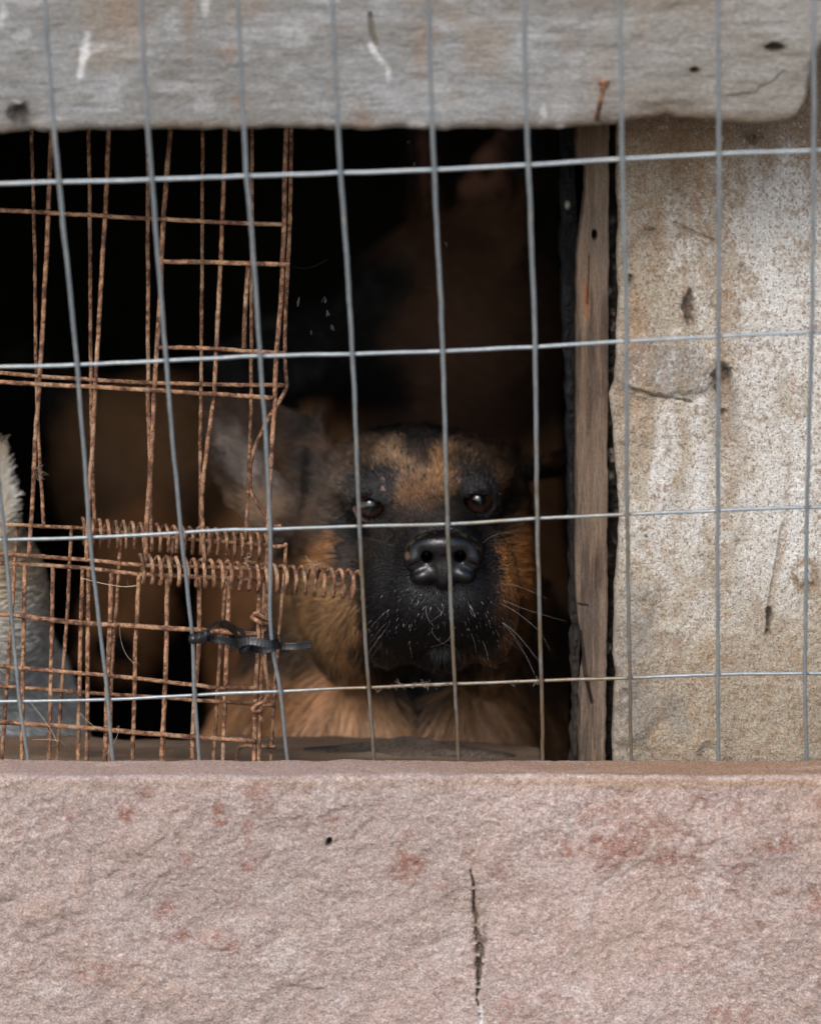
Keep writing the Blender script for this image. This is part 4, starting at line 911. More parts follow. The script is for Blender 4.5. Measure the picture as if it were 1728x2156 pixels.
# ---------------- the main dog (world coordinates)
def E(p, u, v, y, a, b, c, **k): return ell(p, P(u, v, y), (a/1000, b/1000, c/1000), **k)
EYEL = P(779, 1067, .1575); EYER = P(1006, 1056, .1555)
NOSE = P(933, 1168, .060)
def dog_sd(p):
    g = lambda u, v, y: P(u, v, y)
    d = E(p, 872, 1030, .235, 56, 62, 36)
    d = smin(d, E(p, 885, 1000, .190, 37, 36, 25), .02)
    d = smin(d, E(p, 776, 1018, .172, 21, 19, 13), .014)
    d = smin(d, E(p, 998, 1007, .170, 20, 19, 13), .014)
    d = smin(d, E(p, 733, 1165, .215, 27, 40, 42), .03)
    d = smin(d, E(p, 1038, 1160, .215, 19, 40, 42), .03)
    d = smin(d, E(p, 762, 1300, .215, 28, 40, 34), .03)
    d = smin(d, E(p, 1018, 1300, .215, 21, 40, 34), .03)
    # muzzle
    d = smin(d, cap(p, g(893, 1085, .165), g(929, 1160, .088), .0235, .0205), .022)
    d = smin(d, cap(p, g(880, 1200, .180), g(922, 1235, .092), .0330, .0240), .02)
    d = smin(d, E(p, 860, 1262, .118, 24, 42, 26), .016)
    d = smin(d, E(p, 1000, 1258, .118, 21.5, 42, 26), .016)
    d = smin(d, E(p, 824, 1318, .135, 16, 32, 19), .014)
    d = smin(d, E(p, 1028, 1315, .135, 13, 32, 19), .014)
    d = smin(d, E(p, 858, 1195, .130, 19, 40, 22), .016)
    d = smin(d, E(p, 1004, 1190, .130, 18, 40, 22), .016)
    d = smin(d, E(p, 892, 1258, .080, 14.5, 15, 14), .010)
    d = smin(d, E(p, 968, 1256, .080, 14.5, 15, 14), .010)
    # chin under a mouth gap
    d = smin(d, E(p, 930, 1352, .142, 20, 36, 11), .006)
    d = smax(d, -cap(p, g(931, 1238, .062), g(931, 1285, .062), .0016, .0022), .003)
    # seat for the nose pad
    d = smax(d, -E(p, 933, 1170, .060, 18.0, 15, 12.8), .003)
    # lids
    for e, s in ((EYEL, 1), (EYER, -1)):
        d = smin(d, ell(p, e+np.array([0, .001, 0]), (.0130, .0118, .0118)), .009)
    for e, s in ((EYEL, -8), (EYER, 6)):
        d = smax(d, -ell(p, e+np.array([0, -.0145, -.0004]), (.0092, .016, .0056), ry=s), .0015)
        d = smax(d, -ell(p, e, (.0109, .0109, .0109)), .0008)
    # neck, chest, body
    d = smin(d, cap(p, g(870, 1180, .31), g(850, 1480, .37), .062, .078), .045)
    d = smin(d, E(p, 700, 1500, .32, 44, 40, 70), .04)
    d = smin(d, E(p, 752, 1590, .262, 39, 42, 62), .03)
    d = smin(d, E(p, 978, 1590, .262, 25, 42, 62), .022)
    d = smin(d, E(p, 1040, 1420, .35, 34, 50, 60), .04)
    x0 = -.015
    d = smin(d, cap(p, (x0, .38, .70), (x0+.03, 1.0, .72), .115, .115), .06)
    for sx in (-1, 1):
        sh = (x0+sx*.068, .335, .70)
        d = smin(d, cap(p, sh, (x0+sx*.066, .36, .52), .048, .030), .03)
        d = smin(d, cap(p, (x0+sx*.066, .36, .52), (x0+sx*.064, .345, .325), .029, .020), .012)
        d = smin(d, ell(p, (x0+sx*.064, .328, .318), (.026, .038, .018)), .012)
        hx = x0+.03+sx*.075
        d = smin(d, cap(p, (hx, .98, .66), (hx, .90, .53), .075, .045), .03)
        d = smin(d, cap(p, (hx, .90, .53), (hx, 1.03, .45), .036, .022), .015)
        d = smin(d, cap(p, (hx, 1.03, .45), (hx, 1.0, .325), .020, .018), .010)
        d = smin(d, ell(p, (hx, .98, .318), (.025, .037, .018)), .012)
    d = smin(d, cap(p, (x0+.03, 1.08, .72), (x0+.06, 1.24, .48), .035, .026), .03)
    # ears
    d = smin(d, ear_sd(p, g(655, 1045, .262), g(432, 842, .285), (.25, -1, -.25), .036, .0024, .020, .006), .010)
    d = smin(d, E(p, 635, 1040, .262, 20, 20, 24), .02)
    d = smin(d, ear_sd(p, g(1060, 990, .285), g(1228, 965, .36), (.1, .3, 1), .026, .0026, .014, 0), .012)
    return d
def main_dog():
    root = empty('dog', (0, .6, .30), 'black and tan shepherd dog with black muzzle gazing up through the fence', 'dog', 'shepherd dogs in the shed')
    f = .0019; z_hi = P(864, 830, .3)[2]; z_ch = P(864, 1400, .13)[2]; z_lo = P(864, 1640, .2)[2]
    X = np.concatenate([np.arange(-.155, -.125, .004), np.arange(-.125, .115, f), np.arange(.115, .15, .005)])
    Yf = np.arange(.045, .205, f); Yg = np.arange(.205, .34, .0032); Yh = np.arange(.34, 1.3, .011)
    Z = np.concatenate([np.arange(.29, z_lo-.03, .009), np.arange(z_lo-.03, z_ch, .0034), np.arange(z_ch, z_hi+.01, f)])
    Y = np.concatenate([Yf, Yg, Yh])
    F = grid_eval(dog_sd, X, Y, Z); V, Q = nets(F, X, Y, Z); N = normals(V, Q)
    def coat(p, n, warp=None):
        u, v = UV(p)
        w1 = fbm(p, 60, 3, 801); w2 = fbm(p+5, 60, 3, 802)
        u = u+22*w1; v = v+22*w2
        if warp is not None: u = u+warp[:, 0]; v = v+warp[:, 1]
        BLK = (0.0065, 0.0065, 0.0072); TAN = (0.36, 0.175, 0.075); LT = (0.46, 0.29, 0.17); RUST = (0.30, 0.12, 0.04); GRY = (0.16, 0.125, 0.10)
        c = np.empty(u.shape+(3,)); c[:] = (0.030, 0.021, 0.015)
        y = p[..., 1]
        B = lambda m, col: mixc(c, np.clip(m, 0, 1), col)
        # chest and neck
        c = B(sstep(1330, 1430, v)*.95, (0.56, 0.30, 0.145))
        c = B(sstep(1440, 1540, v)*.8, (0.62, 0.44, 0.29))
        c = B(sstep(1040, 1120, u+30*w1)*sstep(1250, 1330, v)*.9, (0.05, 0.024, 0.012))
        c = B(blob(u, v, 640, 1400, 60, 130, 20, .5)*.55, (0.13, 0.06, 0.028))
        c = B(blob(u, v, 700, 1450, 90, 30, -10, .5)*.6, TAN)
        c = B(blob(u, v, 620, 1560, 18, 80, 0, .7)*.6, (0.15, 0.07, 0.03))
        c = B(blob(u, v, 1020, 1460, 60, 50, 0, .5)*.4, (0.20, 0.11, 0.055))
        c = B(blob(u, v, 890, 1425, 105, 50, 0, .45), BLK)
        c = B(blob(u, v, 881, 1540, 7, 80, 0, .5)*.9, BLK)  # shaded gap between the two chest halves, painted black into the coat
        hd = sstep(1420, 1350, v)*(y < .33)
        # head ground colour
        c = B(hd, (0.045, 0.034, 0.027))
        c = B(blob(u, v, 690, 1010, 50, 110, 10, .5)*.85*hd, GRY)
        c = B(blob(u, v, 700, 1080, 24, 90, 12, .6)*.45*hd, (0.20, 0.135, 0.09))
        c = B(blob(u, v, 690, 934, 52, 16, 0, .6)*.6*hd, (0.16, 0.07, 0.03))
        c = B(blob(u, v, 790, 955, 78, 34, -10, .45)*.8*hd, (0.20, 0.13, 0.085))
        c = B(blob(u, v, 985, 948, 70, 32, 14, .45)*.75*hd, (0.20, 0.125, 0.08))
        c = B(blob(u, v, 884, 1005, 42, 62, 0, .45)*.85*hd, (0.21, 0.13, 0.080))
        c = B(blob(u, v, 935, 985, 26, 45, 0, .5)*.7*hd, (0.36, 0.19, 0.085)); c = B(blob(u, v, 838, 975, 24, 42, -15, .5)*.6*hd, LT)
        c = B(blob(u, v, 885, 1045, 40, 30, 0, .5)*.7*hd, (0.20, 0.105, 0.055))
        c = B(blob(u, v, 1058, 1010, 18, 60, -20, .6)*.7*hd, (0.13, 0.065, 0.03))
        c = B(blob(u, v, 652, 1010, 14, 90, 4, .6)*.95*hd, BLK)  # shadow edge parting temple from ear, painted as black fur
        # black over it
        c = B(blob(u, v, 878, 912, 140, 20, 2, .5)*.95*hd, BLK); c = B(blob(u, v, 884, 945, 30, 46, 0, .5)*.85*hd, (0.03, 0.024, 0.022))
        c = B(blob(u, v, 782, 1016, 60, 30, -12, .6)*.92*hd, BLK); c = B(blob(u, v, 1000, 1002, 58, 38, 24, .6)*.92*hd, BLK)
        c = B(blob(u, v, 775, 1076, 62, 44, -12, .35)*.95*hd, BLK); c = B(blob(u, v, 1015, 1062, 62, 50, 10, .35)*.95*hd, BLK)
        c = B(blob(u, v, 745, 1120, 40, 40, -40, .4)*.85*hd, BLK)
        # cheeks
        c = B(blob(u, v, 668, 1150, 34, 78, 0, .5)*.55*hd, (0.11, 0.055, 0.025))
        c = B(blob(u, v, 697, 1180, 28, 50, 14, .4)*.95*hd, (0.36, 0.165, 0.058))
        c = B(blob(u, v, 700, 1285, 56, 80, -12, .4)*.95*hd, (0.34, 0.195, 0.09))
        c = B(blob(u, v, 752, 1350, 46, 50, -30, .4)*.9*hd, (0.24, 0.125, 0.055))
        c = B(blob(u, v, 690, 1110, 22, 40, 0, .5)*.4*hd, (0.16, 0.11, 0.08))
        c = B(blob(u, v, 1082, 1200, 32, 110, 0, .4)*.95*hd, (0.36, 0.16, 0.055))
        c = B(blob(u, v, 1065, 1310, 26, 60, 0, .4)*.7*hd, (0.22, 0.10, 0.04))
        # muzzle mask
        c = B(blob(u, v, 924, 1175, 108, 116, 0, .25)*hd, BLK); c = B(blob(u, v, 920, 1290, 150, 96, 0, .25)*hd, BLK)
        c = B(blob(u, v, 800, 1280, 46, 110, 0, .4)*.9*hd, BLK)
        c = B(blob(u, v, 893, 1085, 62, 24, 0, .6)*.8*hd, (0.045, 0.036, 0.032)); c = B(blob(u, v, 915, 1395, 165, 48, 0, .5)*hd, BLK)  # last blob blackens the coat to paint the shade under the lips
        c = B(blob(u, v, 810, 1190, 18, 70, 8, .7)*.6*hd, (0.022, 0.021, 0.022)); c = B(blob(u, v, 1040, 1230, 14, 80, -8, .7)*.6*hd, (0.020, 0.019, 0.020))  # paler muzzle sides: sheen of the black fur painted into the coat
        # ears
        inn = sstep(650, 600, u)*(v < 1130)*(y > .2)*(y < .36)
        c = B(inn, (0.060, 0.032, 0.018))
        c = B(inn*sstep(-.2, .5, (n*np.array([.2, -1, 0])).sum(-1))*blob(u, v, 528, 985, 36, 112, -38, .4), (0.27, 0.215, 0.18))
        c = B(inn*blob(u, v, 560, 1070, 60, 40, 0, .5)*.75, (0.30, 0.19, 0.11))
        c = B(inn*blob(u, v, 620, 985, 22, 90, -20, .5)*.8, (0.11, 0.06, 0.032))
        c = B(inn*blob(u, v, 660, 940, 26, 60, 0, .5)*.9, BLK)
        er = (u > 1070)*(v < 1120)*(y > .24)
        c = B(er*1.0, (0.016, 0.013, 0.012)); c = B(er*blob(u, v, 1160, 968, 70, 7, 5, .6)*.9, (0.16, 0.06, 0.03))
        # body behind: saddle black, tan legs
        bd = (y > .36)
        c = B(bd*sstep(.60, .68, p[..., 2]), (0.014, 0.013, 0.013)); c = B(bd*sstep(.62, .52, p[..., 2]), TAN)
        return c
    C = coat(V, N)
    eyed = np.minimum(np.linalg.norm(V-EYEL, axis=1), np.linalg.norm(V-EYER, axis=1))
    C = mixc(C*.6, sstep(.017, .0125, eyed), (0.008, 0.007, 0.007))
    # pale scars above the eyes
    u, v = UV(V)
    for cu, cv, r in [(808, 1028, 7), (806, 1012, 5), (960, 993, 6), (965, 1013, 7)]:
        C = mixc(C, (np.hypot(u-cu, v-cv) < r*1.1)*(V[:, 1] < .2)*1.0, (0.24, 0.16, 0.15))
    mesh_obj('body', V, Q, M['skin'], root, col=C)
    # ---- fur
    nz = NOSE + np.array([0, -.01, 0])
    def dmask(p):
        e = np.minimum(np.linalg.norm(p-EYEL, axis=1), np.linalg.norm(p-EYER, axis=1))
        nn = np.sqrt((((p-NOSE)/np.array([.0215, .020, .0165]))**2).sum(1))
        u, v = UV(p); sc = np.ones(len(p))
        for cu, cv, r in [(808, 1028, 7), (806, 1012, 5), (960, 993, 6), (965, 1013, 7)]:
            sc = np.where((np.hypot(u-cu, v-cv) < r*1.15) & (p[:, 1] < .2), .12, sc)
        return e, nn, sc
    def wfn(p, n):
        e, nn, sc = dmask(p)
        w_ = np.ones(len(p))*(e > .0125)*(nn > 1.0)*sc
        w_ = np.where(p[:, 1] < .2, w_*3.0, w_); w_ = np.where(p[:, 1] > .34, w_*.10, w_)
        w_ = w_*np.where(n[:, 1] > .35, .25, 1)
        u, v = UV(p); w_ = np.where((v > 1700), w_*.15, w_)
        return w_*np.interp(nn, [1, 1.3], [.6, 1])
    def ln(p, n):
        u, v = UV(p); e, nn, _ = dmask(p); y = p[:, 1]
        L = np.interp(y, [.05, .10, .15, .19, .24, .30], [.0026, .0048, .0088, .015, .024, .034])
        L = L*np.interp(v, [900, 1000, 1150], [.72, .72, 1]) + .018*sstep(1330, 1500, v)
        L = L*np.interp(e, [.0125, .03], [.30, 1])
        ear = ((u < 650) & (v < 1130) & (y > .2)) | ((u > 1085) & (v < 1120) & (y > .25))
        L = np.where(ear, .006, L); L = np.where((y > .36), .022, L)
        return L
    def flow(p, n):
        u, v = UV(p); d = p-nz
        f = d/np.linalg.norm(d, axis=1)[:, None]; f[:, 1] += .55
        low = sstep(1230, 1420, v)[:, None]
        f = f*(1-low*.7) + np.array([0, .3, -1.1])*low
        lip = (sstep(1180, 1240, v)*(p[:, 1] < .15))[:, None]
        f = f + lip*np.stack([np.sign(u-930)*.4, 0*u, -0.9+0*u], -1)
        ear = ((u < 650) & (v < 1130) & (p[:, 1] > .2))[:, None]
        f = np.where(ear, np.array([-.75, 0, .6]), f)
        f = np.where((p[:, 1] > .36)[:, None], np.array([0, 1., -.5]), f)
        return f
    def colfn(p, n, rng):
        wp = rng.normal(size=(len(p), 2))*np.array([7, 9])
        c = coat(p, n, wp)*(rng.uniform(.6, 1.5, len(p))*(1+.5*fbm(p*np.array([1, .6, .5]), 170, 2, 77)))[:, None]
        u, v = UV(p)
        # grey hairs round the lips
        m = blob(u, v, 925, 1290, 150, 60, 0, .4)*(p[:, 1] < .15); g = rng.random(len(p)) < m*.014
        c[g] = np.array([0.30, 0.30, 0.32])*rng.uniform(.4, 1.1, (int(g.sum()), 1))
        m = (blob(u, v, 880, 980, 150, 70, 0, .5)*(p[:, 1] < .24)); g = rng.random(len(p)) < m*.10
        c[g] = (0.03, 0.025, 0.02)
        return c
    fur('fur', V, Q, N, 270000, wfn, ln, flow, colfn, M['fur'], root, rad=.00026, lift=.36, clump_s=130, clump=.55, jit=.17, seed=11)
    # ---- nose pad with its nostrils
    def nose_sd(p):
        d = E(p, 933, 1150, .0655, 18.6, 15, 9.2, rx=-14)
        d = smin(d, E(p, 933, 1180, .0690, 14, 13, 11), .006)
        d = smin(d, E(p, 873, 1173, .0655, 6.2, 10, 8.0, ry=18), .005); d = smin(d, E(p, 994, 1171, .0655, 6.2, 10, 8.0, ry=-18), .005)
        d = smin(d, E(p, 933, 1206, .0640, 6.0, 10, 9.5), .006)
        d = smin(d, E(p, 892, 1209, .0635, 8.0, 9, 5.2, ry=-20), .003); d = smin(d, E(p, 973, 1207, .0635, 8.0, 9, 5.2, ry=20), .003)
        for s, uu, vv in ((-1, 900, 1176), (1, 967, 1175)):
            d = smax(d, -cap(p, P(uu, vv, .050), P(uu+s*3, vv-10, .070), .0031, .0026), .0020)
            d = smax(d, -cap(p, P(uu+s*2, vv+8, .0530), P(uu+s*38, vv+19, .0570), .0028, .0010), .0016)
        d = smax(d, -cap(p, P(933, 1176, .0525), P(932, 1240, .0525), .0012, .0016), .0016)
        return d
    X = np.arange(NOSE[0]-.028, NOSE[0]+.028, .0006); Y = np.arange(.040, .086, .0007); Z = np.arange(NOSE[2]-.026, NOSE[2]+.020, .0006)
    Vn, Qn = nets(grid_eval(nose_sd, X, Y, Z), X, Y, Z)
    cn = np.empty((len(Vn), 3)); cn[:] = (0.0035, 0.0035, 0.0042)
    un, vn = UV(Vn)
    rim = sstep(.86, .97, np.hypot((un-933)/80, (vn-1168)/52))*sstep(1185, 1150, vn)*(fbm(Vn, 260, 3, 7) > -.15)
    cn = mixc(cn, np.clip(blob(un, vn, 897, 1172, 22, 20, 0, .2)+blob(un, vn, 970, 1171, 22, 20, 0, .2), 0, 1)*(Vn[:, 1] > .0620), (0.002, 0.002, 0.002))  # nostril depths coloured blacker, painting in the shade of the shallow hollows
    cn = mixc(cn, rim*.4*sstep(-.1, .3, fbm(Vn, 500, 2, 8)), (0.10, 0.08, 0.045)); cn = mixc(cn, blob(un, vn, 857, 1170, 5, 8, 0, .6)*.7, (0.14, 0.08, 0.05))
    mesh_obj('nose', Vn, Qn, M['nose'], root, col=cn)
    # ---- eyes
    for e, gz in ((EYEL, (.10, -1, .32)), (EYER, (.02, -1, .30))):
        nu, nvv = 64, 40
        th = np.linspace(0, math.pi, nvv)[:, None]; ph = np.arange(nu)[None]*2*math.pi/nu
        S = np.stack([np.sin(th)*np.cos(ph), np.sin(th)*np.sin(ph), np.cos(th)+0*ph], -1)
        gz = np.array(gz)/np.linalg.norm(gz)
        # build with pole along the gaze
        a = np.cross(gz, [0, 0, 1]); a /= np.linalg.norm(a); b = np.cross(gz, a)
        Sd = S[..., :1]*a + S[..., 1:2]*b + S[..., 2:]*gz
        bul = 1+.07*sstep(.55, 0, th)[..., None]
        Ve = (e + .0107*Sd*bul).reshape(-1, 3)
        idx = np.arange(nvv*nu).reshape(nvv, nu)
        Fe = np.stack([idx[:-1], idx[1:], np.roll(idx[1:], -1, 1), np.roll(idx[:-1], -1, 1)], -1).reshape(-1, 4)
        ang = np.broadcast_to(th, (nvv, nu)).ravel()
        ce = np.empty((len(Ve), 3)); ce[:] = (0.20, 0.13, 0.125)
        st = .8+.4*np.sin(np.broadcast_to(ph, (nvv, nu)).ravel()*23)**2
        ce = mixc(ce, sstep(1.15, .92, ang), (0.012, 0.008, 0.008))
        ce = mixc(ce, sstep(.84, .78, ang), (0.019, 0.008, 0.0045)); ce = ce*np.where(ang < .8, st, 1)[:, None]
        ce = mixc(ce, sstep(.86, .80, ang)*sstep(.68, .75, ang), (0.006, 0.004, 0.004)); ce = mixc(ce, sstep(.46, .36, ang), (0.002, 0.002, 0.003))
        mesh_obj('eye', Ve, Fe, M['eye'], root, col=ce)
    # ---- whiskers and lip hairs
    W = []
    def wh(u0, v0, y0, pts):  # start pixel/depth and following pixels with depth
        return resample(np.array([P(u0, v0, y0)]+[P(*q) for q in pts]), .002)
    spec = [(1040, 1228, .085, [(1090, 1234, .08), (1150, 1260, .075)]), (1035, 1262, .085, [(1085, 1288, .075), (1135, 1330, .07), (1158, 1370, .07)]),
            (1045, 1258, .085, [(1110, 1284, .08), (1190, 1308, .08)]), (1040, 1295, .09, [(1070, 1325, .085), (1100, 1362, .08)]), (1045, 1300, .09, [(1090, 1338, .085), (1140, 1400, .08)]),
            (1048, 1325, .1, [(1070, 1350, .1), (1100, 1372, .1)]), (845, 1240, .085, [(800, 1250, .07), (765, 1262, .06)]), (850, 1265, .085, [(810, 1290, .075), (780, 1322, .07)]),
            (848, 1285, .09, [(805, 1320, .08), (778, 1355, .08)]), (842, 1290, .09, [(800, 1340, .085), (774, 1378, .085)]), (830, 1330, .1, [(800, 1360, .1), (776, 1392, .1)]),
            (1010, 1150, .09, [(1030, 1132, .08), (1060, 1122, .07), (1085, 1124, .06)]), (830, 1150, .09, [(795, 1138, .08), (760, 1132, .075)]), (1030, 1200, .09, [(1060, 1197, .08), (1100, 1199, .08)]),
            (900, 1262, .066, [(896, 1285, .062), (902, 1305, .06), (913, 1318, .06)]), (905, 1325, .075, [(925, 1350, .07), (960, 1366, .07)]), (935, 1265, .066, [(930, 1290, .06), (905, 1310, .058)]),
            (958, 1320, .07, [(940, 1350, .066), (905, 1364, .066)]), (988, 1325, .08, [(998, 1350, .078), (1002, 1375, .078)]), (1010, 1335, .09, [(1022, 1365, .088), (1028, 1390, .088)]),
            (858, 1325, .09, [(862, 1355, .088), (868, 1385, .088)]), (915, 1270, .066, [(925, 1285, .062), (938, 1296, .06)]), (760, 1290, .15, [(730, 1320, .12), (700, 1370, .11)]), (1060, 1320, .13, [(1100, 1370, .1), (1130, 1430, .09)])]
    kk = 12
    for s in spec:
        c = wh(*s); t = np.linspace(0, len(c)-1, kk); i0 = np.floor(t).astype(int).clip(0, len(c)-2); f_ = (t-i0)[:, None]
        W.append(c[i0]*(1-f_)+c[i0+1]*f_)
    # short bristles along the lips
    rng = np.random.default_rng(5)
    sel = np.where((V[:, 1] < .13) & (N[:, 1] < -.1))[0]; uu, vv = UV(V[sel])
    band = np.interp(uu, [790, 850, 900, 940, 990, 1050], [1330, 1290, 1285, 1290, 1275, 1330])
    ok = sel[(np.abs(vv-band) < 34) & (uu > 785) & (uu < 1062)]
    for i in rng.choice(ok, 60):
        L = rng.uniform(.0015, .0042); u_, _ = UV(V[i])
        d = N[i]*.75 + np.array([(u_-930)/220, -.1, -.6]) + rng.normal(size=3)*.22; d /= np.linalg.norm(d)
        t = np.linspace(0, 1, kk)[:, None]; W.append(V[i]+d*L*t+np.array([0, 0, -1])*L*.3*t*t)
    W = np.array(W); n = len(W)
    rad = np.where(np.arange(n) < len(spec), .000075, .00007)[:, None]*np.interp(np.linspace(0, 1, kk), [0, 1], [1, .25])[None]
    curves_obj('whiskers', W, rad, np.full((n, 3), .50)*rng.uniform(.12, .7, (n, 1)), M['thread'], root)
main_dog()

# ---------------- the other dogs: one standing shepherd shape, posed and coloured three times
def other_dog(loc, yaw, head, head_dir, label, pal, seed, chest_w=1.0, ear_splay=.05, ear_len=.115, n_fur=26000, fur_len=.026):
    """loc = floor point under the shoulders; head = local head centre; head_dir = unit muzzle direction (local)"""
    root = empty('dog', loc, label, 'dog', 'shepherd dogs in the shed')
    H = np.array(head, float); D = np.array(head_dir, float); D /= np.linalg.norm(D)
    S = np.cross(D, [0, 0, 1.]); S /= np.linalg.norm(S); T = np.cross(S, D)
    def sd(p):
        d = ell(p, H, (.062, .070, .056))
        d = smin(d, cap(p, H+D*.03-T*.012, H+D*.165-T*.030, .042, .026), .03)
        d = smin(d, ell(p, H+D*.172-T*.022, (.018, .018, .015)), .008)
        for s in (-1, 1):
            d = smin(d, ell(p, H+S*s*.032+D*.045+T*.02, (.018, .018, .014)), .012)
            d = smin(d, ell(p, H+S*s*.045-T*.025, (.03, .04, .035)), .03)
            b = H+S*s*.036-D*.012+T*.038
            d = smin(d, ear_sd(p, b, b+T*ear_len+S*s*ear_splay-D*.01, D+S*s*.3, .034, .004, .018, 0), .012)
        sh = np.array([0, .02, .46])
        d = smin(d, cap(p, H-T*.02-D*.02, sh+np.array([0, -.02, .03]), .060, .105*chest_w), .06)
        d = smin(d, ell(p, (0, -.03, .40), (.095*chest_w, .10, .15)), .05)
        d = smin(d, cap(p, (0, .06, .44), (0, .62, .45), .125, .115), .06)
        for s in (-1, 1):
            d = smin(d, cap(p, (s*.072, -.01, .38), (s*.070, .02, .20), .048, .030), .03)
            d = smin(d, cap(p, (s*.070, .02, .20), (s*.068, .0, .03), .029, .021), .012)
            d = smin(d, ell(p, (s*.068, -.02, .02), (.026, .040, .02)), .012)
            d = smin(d, cap(p, (s*.078, .62, .38), (s*.078, .54, .24), .078, .045), .03)
            d = smin(d, cap(p, (s*.078, .54, .24), (s*.078, .68, .16), .036, .022), .015)
            d = smin(d, cap(p, (s*.078, .68, .16), (s*.078, .65, .03), .020, .018), .01)
            d = smin(d, ell(p, (s*.078, .63, .02), (.026, .038, .02)), .012)
        d = smin(d, cap(p, (0, .70, .46), (.02, .86, .20), .034, .026), .03)
        return d
    lo = np.minimum(H-.24, [-.15, -.16, -.004]); hi = np.maximum(H+.24, [.15, .92, .6])
    X, Y, Z = (np.arange(lo[k], hi[k], .0085) for k in range(3))
    V, Q = nets(grid_eval(sd, X, Y, Z), X, Y, Z); N = normals(V, Q)
    cy, sy = math.cos(yaw), math.sin(yaw); R_ = np.array([[cy, -sy, 0], [sy, cy, 0], [0, 0, 1]])
    def coat(p):
        q = p-H; a = q@D; b = q@S; t = q@T; w1 = fbm(p, 22, 3, seed)*.03
        c = np.empty(a.shape+(3,)); c[:] = pal['back']
        lz = pal.get('lz', .50); c = mixc(c, sstep(lz, lz-.08, p[..., 2]+w1), pal['leg'])
        c = mixc(c, sstep(.02, -.05, p[..., 1]+w1)*sstep(-.02, -.10, t), pal['chest'])
        hr = pal.get('hr', .13); hd = sstep(hr, hr*.77, np.linalg.norm(q, axis=-1))
        c = mixc(c, hd, pal['head'])
        c = mixc(c, sstep(.055, .085, a+w1)*(np.abs(t) < .09)*(np.abs(b) < .08), pal['muzzle'])
        c = mixc(c, sstep(.075, .09, t)*sstep(.0, .012, a+.02)*(np.linalg.norm(q, axis=-1) < .22), pal['ear'])
        return c
    W = lambda p: p@R_.T + np.array(loc)
    C = coat(V)
    mesh_obj('body', W(V), Q, M['skin'], root, col=C*.75)
    nzc = H+D*.2
    def flow(p, n):
        d = p-nzc; f = d/np.linalg.norm(d, axis=1)[:, None]
        bd = (np.linalg.norm(p-H, axis=1) > .13)[:, None]
        return np.where(bd, np.array([0, .5, -.8]), f)
    def ln(p, n): return np.where(np.linalg.norm(p-H, axis=1) < .13, fur_len*.45, fur_len)
    def wfn(p, n): return np.interp(n[:, 1], [-.2, .3], [1, .35])*np.interp(p[:, 1], [.1, .4], [1, .4])*(np.linalg.norm(p-nzc+D*.03, axis=1) > .02)
    o = fur('fur', V, Q, N, n_fur, wfn, ln, flow, lambda p, n, rng: coat(p)*rng.uniform(.6, 1.4, len(p))[:, None], M['fur'], None, rad=.00045, lift=.4, clump_s=40, clump=.4, jit=.15, seed=seed)
    # move fur to world and hang it on the dog
    cvd = o.data; n = len(cvd.points); a = np.empty(n*3, np.float32); cvd.attributes['position'].data.foreach_get('vector', a)
    a = a.reshape(-1, 3)@R_.T; cvd.attributes['position'].data.foreach_set('vector', a.astype(np.float32).ravel()); o.parent = root
    def ball(cen, r, col, name, mat):
        nu, nv_ = 20, 12; th = np.linspace(0, math.pi, nv_)[:, None]; ph = np.arange(nu)[None]*2*math.pi/nu
        Sx = np.stack([np.sin(th)*np.cos(ph), np.sin(th)*np.sin(ph), np.cos(th)+0*ph], -1)*np.array(r)
        Vb = (cen+Sx).reshape(-1, 3); idx = np.arange(nu*nv_).reshape(nv_, nu)
        Fb = np.stack([idx[:-1], idx[1:], np.roll(idx[1:], -1, 1), np.roll(idx[:-1], -1, 1)], -1).reshape(-1, 4)
        mesh_obj(name, W(Vb), Fb, mat, root, col=np.full((len(Vb), 3), 1.0)*np.array(col))
    ball(H+D*.183-T*.020, (.017, .014, .013), (.010, .010, .011), 'nose', M['skin'])
    for s in (-1, 1): ball(H+S*s*.033+D*.056+T*.012, (.0095, .0095, .0095), (.03, .012, .006), 'eye', M['eye'])
    return root
FLZ = .30
hb = P(950, 640, .72)      # shepherd standing behind, head at the upper right
other_dog((hb[0]-.045, .84, FLZ), 0.0, (.045, -.12, hb[2]-FLZ), (-1.7, -1, -.12), 'dark shepherd dog standing in deep shadow behind the front dog, one upright ear showing',
          dict(back=(.016, .013, .012), leg=(.42, .21, .095), chest=(.50, .25, .115), head=(.10, .052, .032), muzzle=(.010, .010, .011), ear=(.34, .17, .13)), 31, 1.25, fur_len=.020)
hb = P(330, 975, .90)      # brown shape at the left
other_dog((hb[0]+.072, 1.03, FLZ), -0.5, (.0, -.15, hb[2]-FLZ-.0), (.35, -1, -.7), 'brown dog lowering its head in the shadow behind the rusty cage grid',
          dict(back=(.02, .017, .015), leg=(.05, .03, .02), chest=(.010, .010, .011), head=(.26, .14, .07), muzzle=(.30, .14, .06), ear=(.03, .02, .014), hr=.088), 47, 1.0, .08, .05)
hb = P(-225, 1200, .27)    # pale dog cut by the left edge of the picture
other_dog((P(-225, 1300, .27)[0], .30, FLZ), 0.75, (-.040, -.06, hb[2]-FLZ), (-1, -.24, -.12), 'pale dog with white chest and tan neck fur half hidden at the left edge',
          dict(back=(.30, .235, .155), leg=(.56, .57, .55), chest=(.62, .63, .62), head=(.36, .28, .18), muzzle=(.2, .14, .09), ear=(.3, .2, .14), lz=.67, hr=.10), 59, .92, .03, .05, 60000, .015)

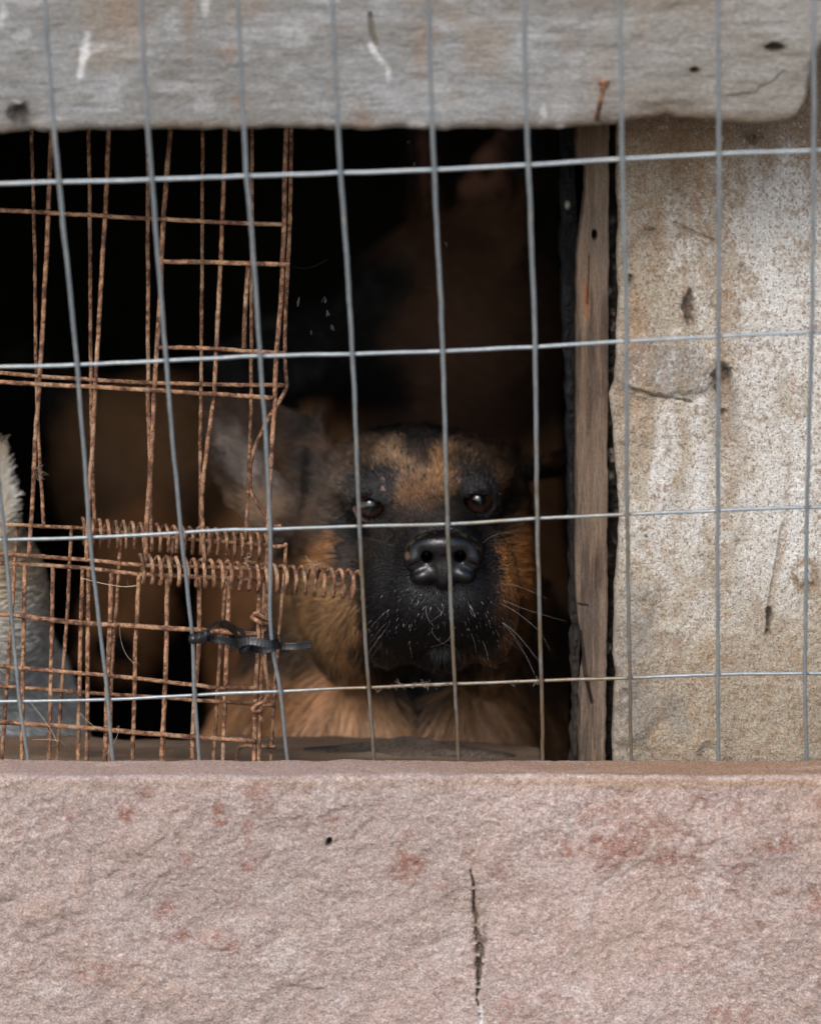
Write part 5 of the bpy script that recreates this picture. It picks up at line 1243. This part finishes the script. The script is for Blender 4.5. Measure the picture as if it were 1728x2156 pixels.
# ------------------------------------------------------------------ dry bits caught on the wires
def threads(name, label, cat, spots, seed, n_each=7, L=.006, col=(.42, .36, .28), along=0.0):
    rng = np.random.default_rng(seed); pos = []; cols = []
    kk = 8
    for (u, v, y) in spots:
        c = P(u, v, y)
        for _ in range(n_each):
            d = rng.normal(size=3)*np.array([1+along*3, 1, 1]); d /= np.linalg.norm(d); e = rng.normal(size=3)*.8
            t = np.linspace(0, 1, kk)[:, None]; l = L*rng.uniform(.3, 1.3)
            pos.append(c+rng.normal(size=3)*.0006+l*(d*t+e*t*t*.5)); cols.append(np.array(col)*rng.uniform(.5, 1.3))
    pos = np.array(pos); root_loc = pos.mean((0, 1))
    o = curves_obj(name, pos, np.full(pos.shape[:2], .00011), np.array(cols), M['thread'])
    return tag(o, label, cat)
threads('plant_fibre', 'tuft of dry fibres caught on the upper side of the long pale coil', 'fibres', [(523, 1172, .046), (519, 1178, .046), (655, 1186, .044), (662, 1190, .044), (672, 1186, .044)], 3, 7, .0026, (.3, .24, .18), .6)
threads('plant_fibre', 'dry fibres snagged along the lowest fence wire below the dog', 'fibres', [(830, 1446, .018), (845, 1445, .018), (868, 1443, .018), (893, 1441, .018), (905, 1441, .018), (915, 1444, .018), (800, 1449, .018), (940, 1440, .018), (1080, 1436, .018), (1130, 1437, .018)], 4, 9, .0024, (.16, .12, .08), 1.5)
threads('plant_fibre', 'small clump of dirt and fibres hanging on the upper left cage wire', 'fibres', [(83, 985, .088), (83, 995, .088), (82, 1005, .088)], 5, 14, .003, (.25, .19, .13))
threads('straw_wisp', 'pale wisps of straw tangled in the bottom cage wire at left', 'straw', [(215, 1535, .04), (250, 1528, .04), (95, 1540, .04), (122, 1560, .04), (285, 1395, .045), (290, 1100+130, .05)], 6, 2, .016, (.5, .42, .3))
def cobweb():
    rng = np.random.default_rng(9); pos = []; kk = 8; rad = []
    for (u, v, rr) in [(629, 636, .0011), (656, 700, .0006), (690, 660, .0009), (683, 632, .0007), (700, 690, .0006), (872, 345, .0006), (940, 515, .0006), (860, 300, .0005)]:
        c = P(u, v, .09)
        for _ in range(5):
            d = rng.normal(size=3)*.5+np.array([.2, 0, 1]); t = np.linspace(-1, 1, kk)[:, None]; pos.append(c+rng.normal(size=3)*.0004+d*t*rr*1.3); rad.append(rr*.28)
    for a, b in [((862, 270, .06), (866, 340, .09)), ((612, 560, .09), (690, 545, .08))]:
        A, B = P(*a), P(*b); t = np.linspace(0, 1, kk)[:, None]; pos.append(A+(B-A)*t+np.array([0, 0, -.003])*np.sin(t*math.pi)); rad.append(.00004)
    pos = np.array(pos)
    o = curves_obj('cobweb', pos, np.repeat(np.array(rad)[:, None], kk, 1), np.full((len(pos), 3), .07), M['thread'])
    tag(o, 'thin dusty cobweb specks hanging in the dark opening right of the cage', 'cobweb')
cobweb()
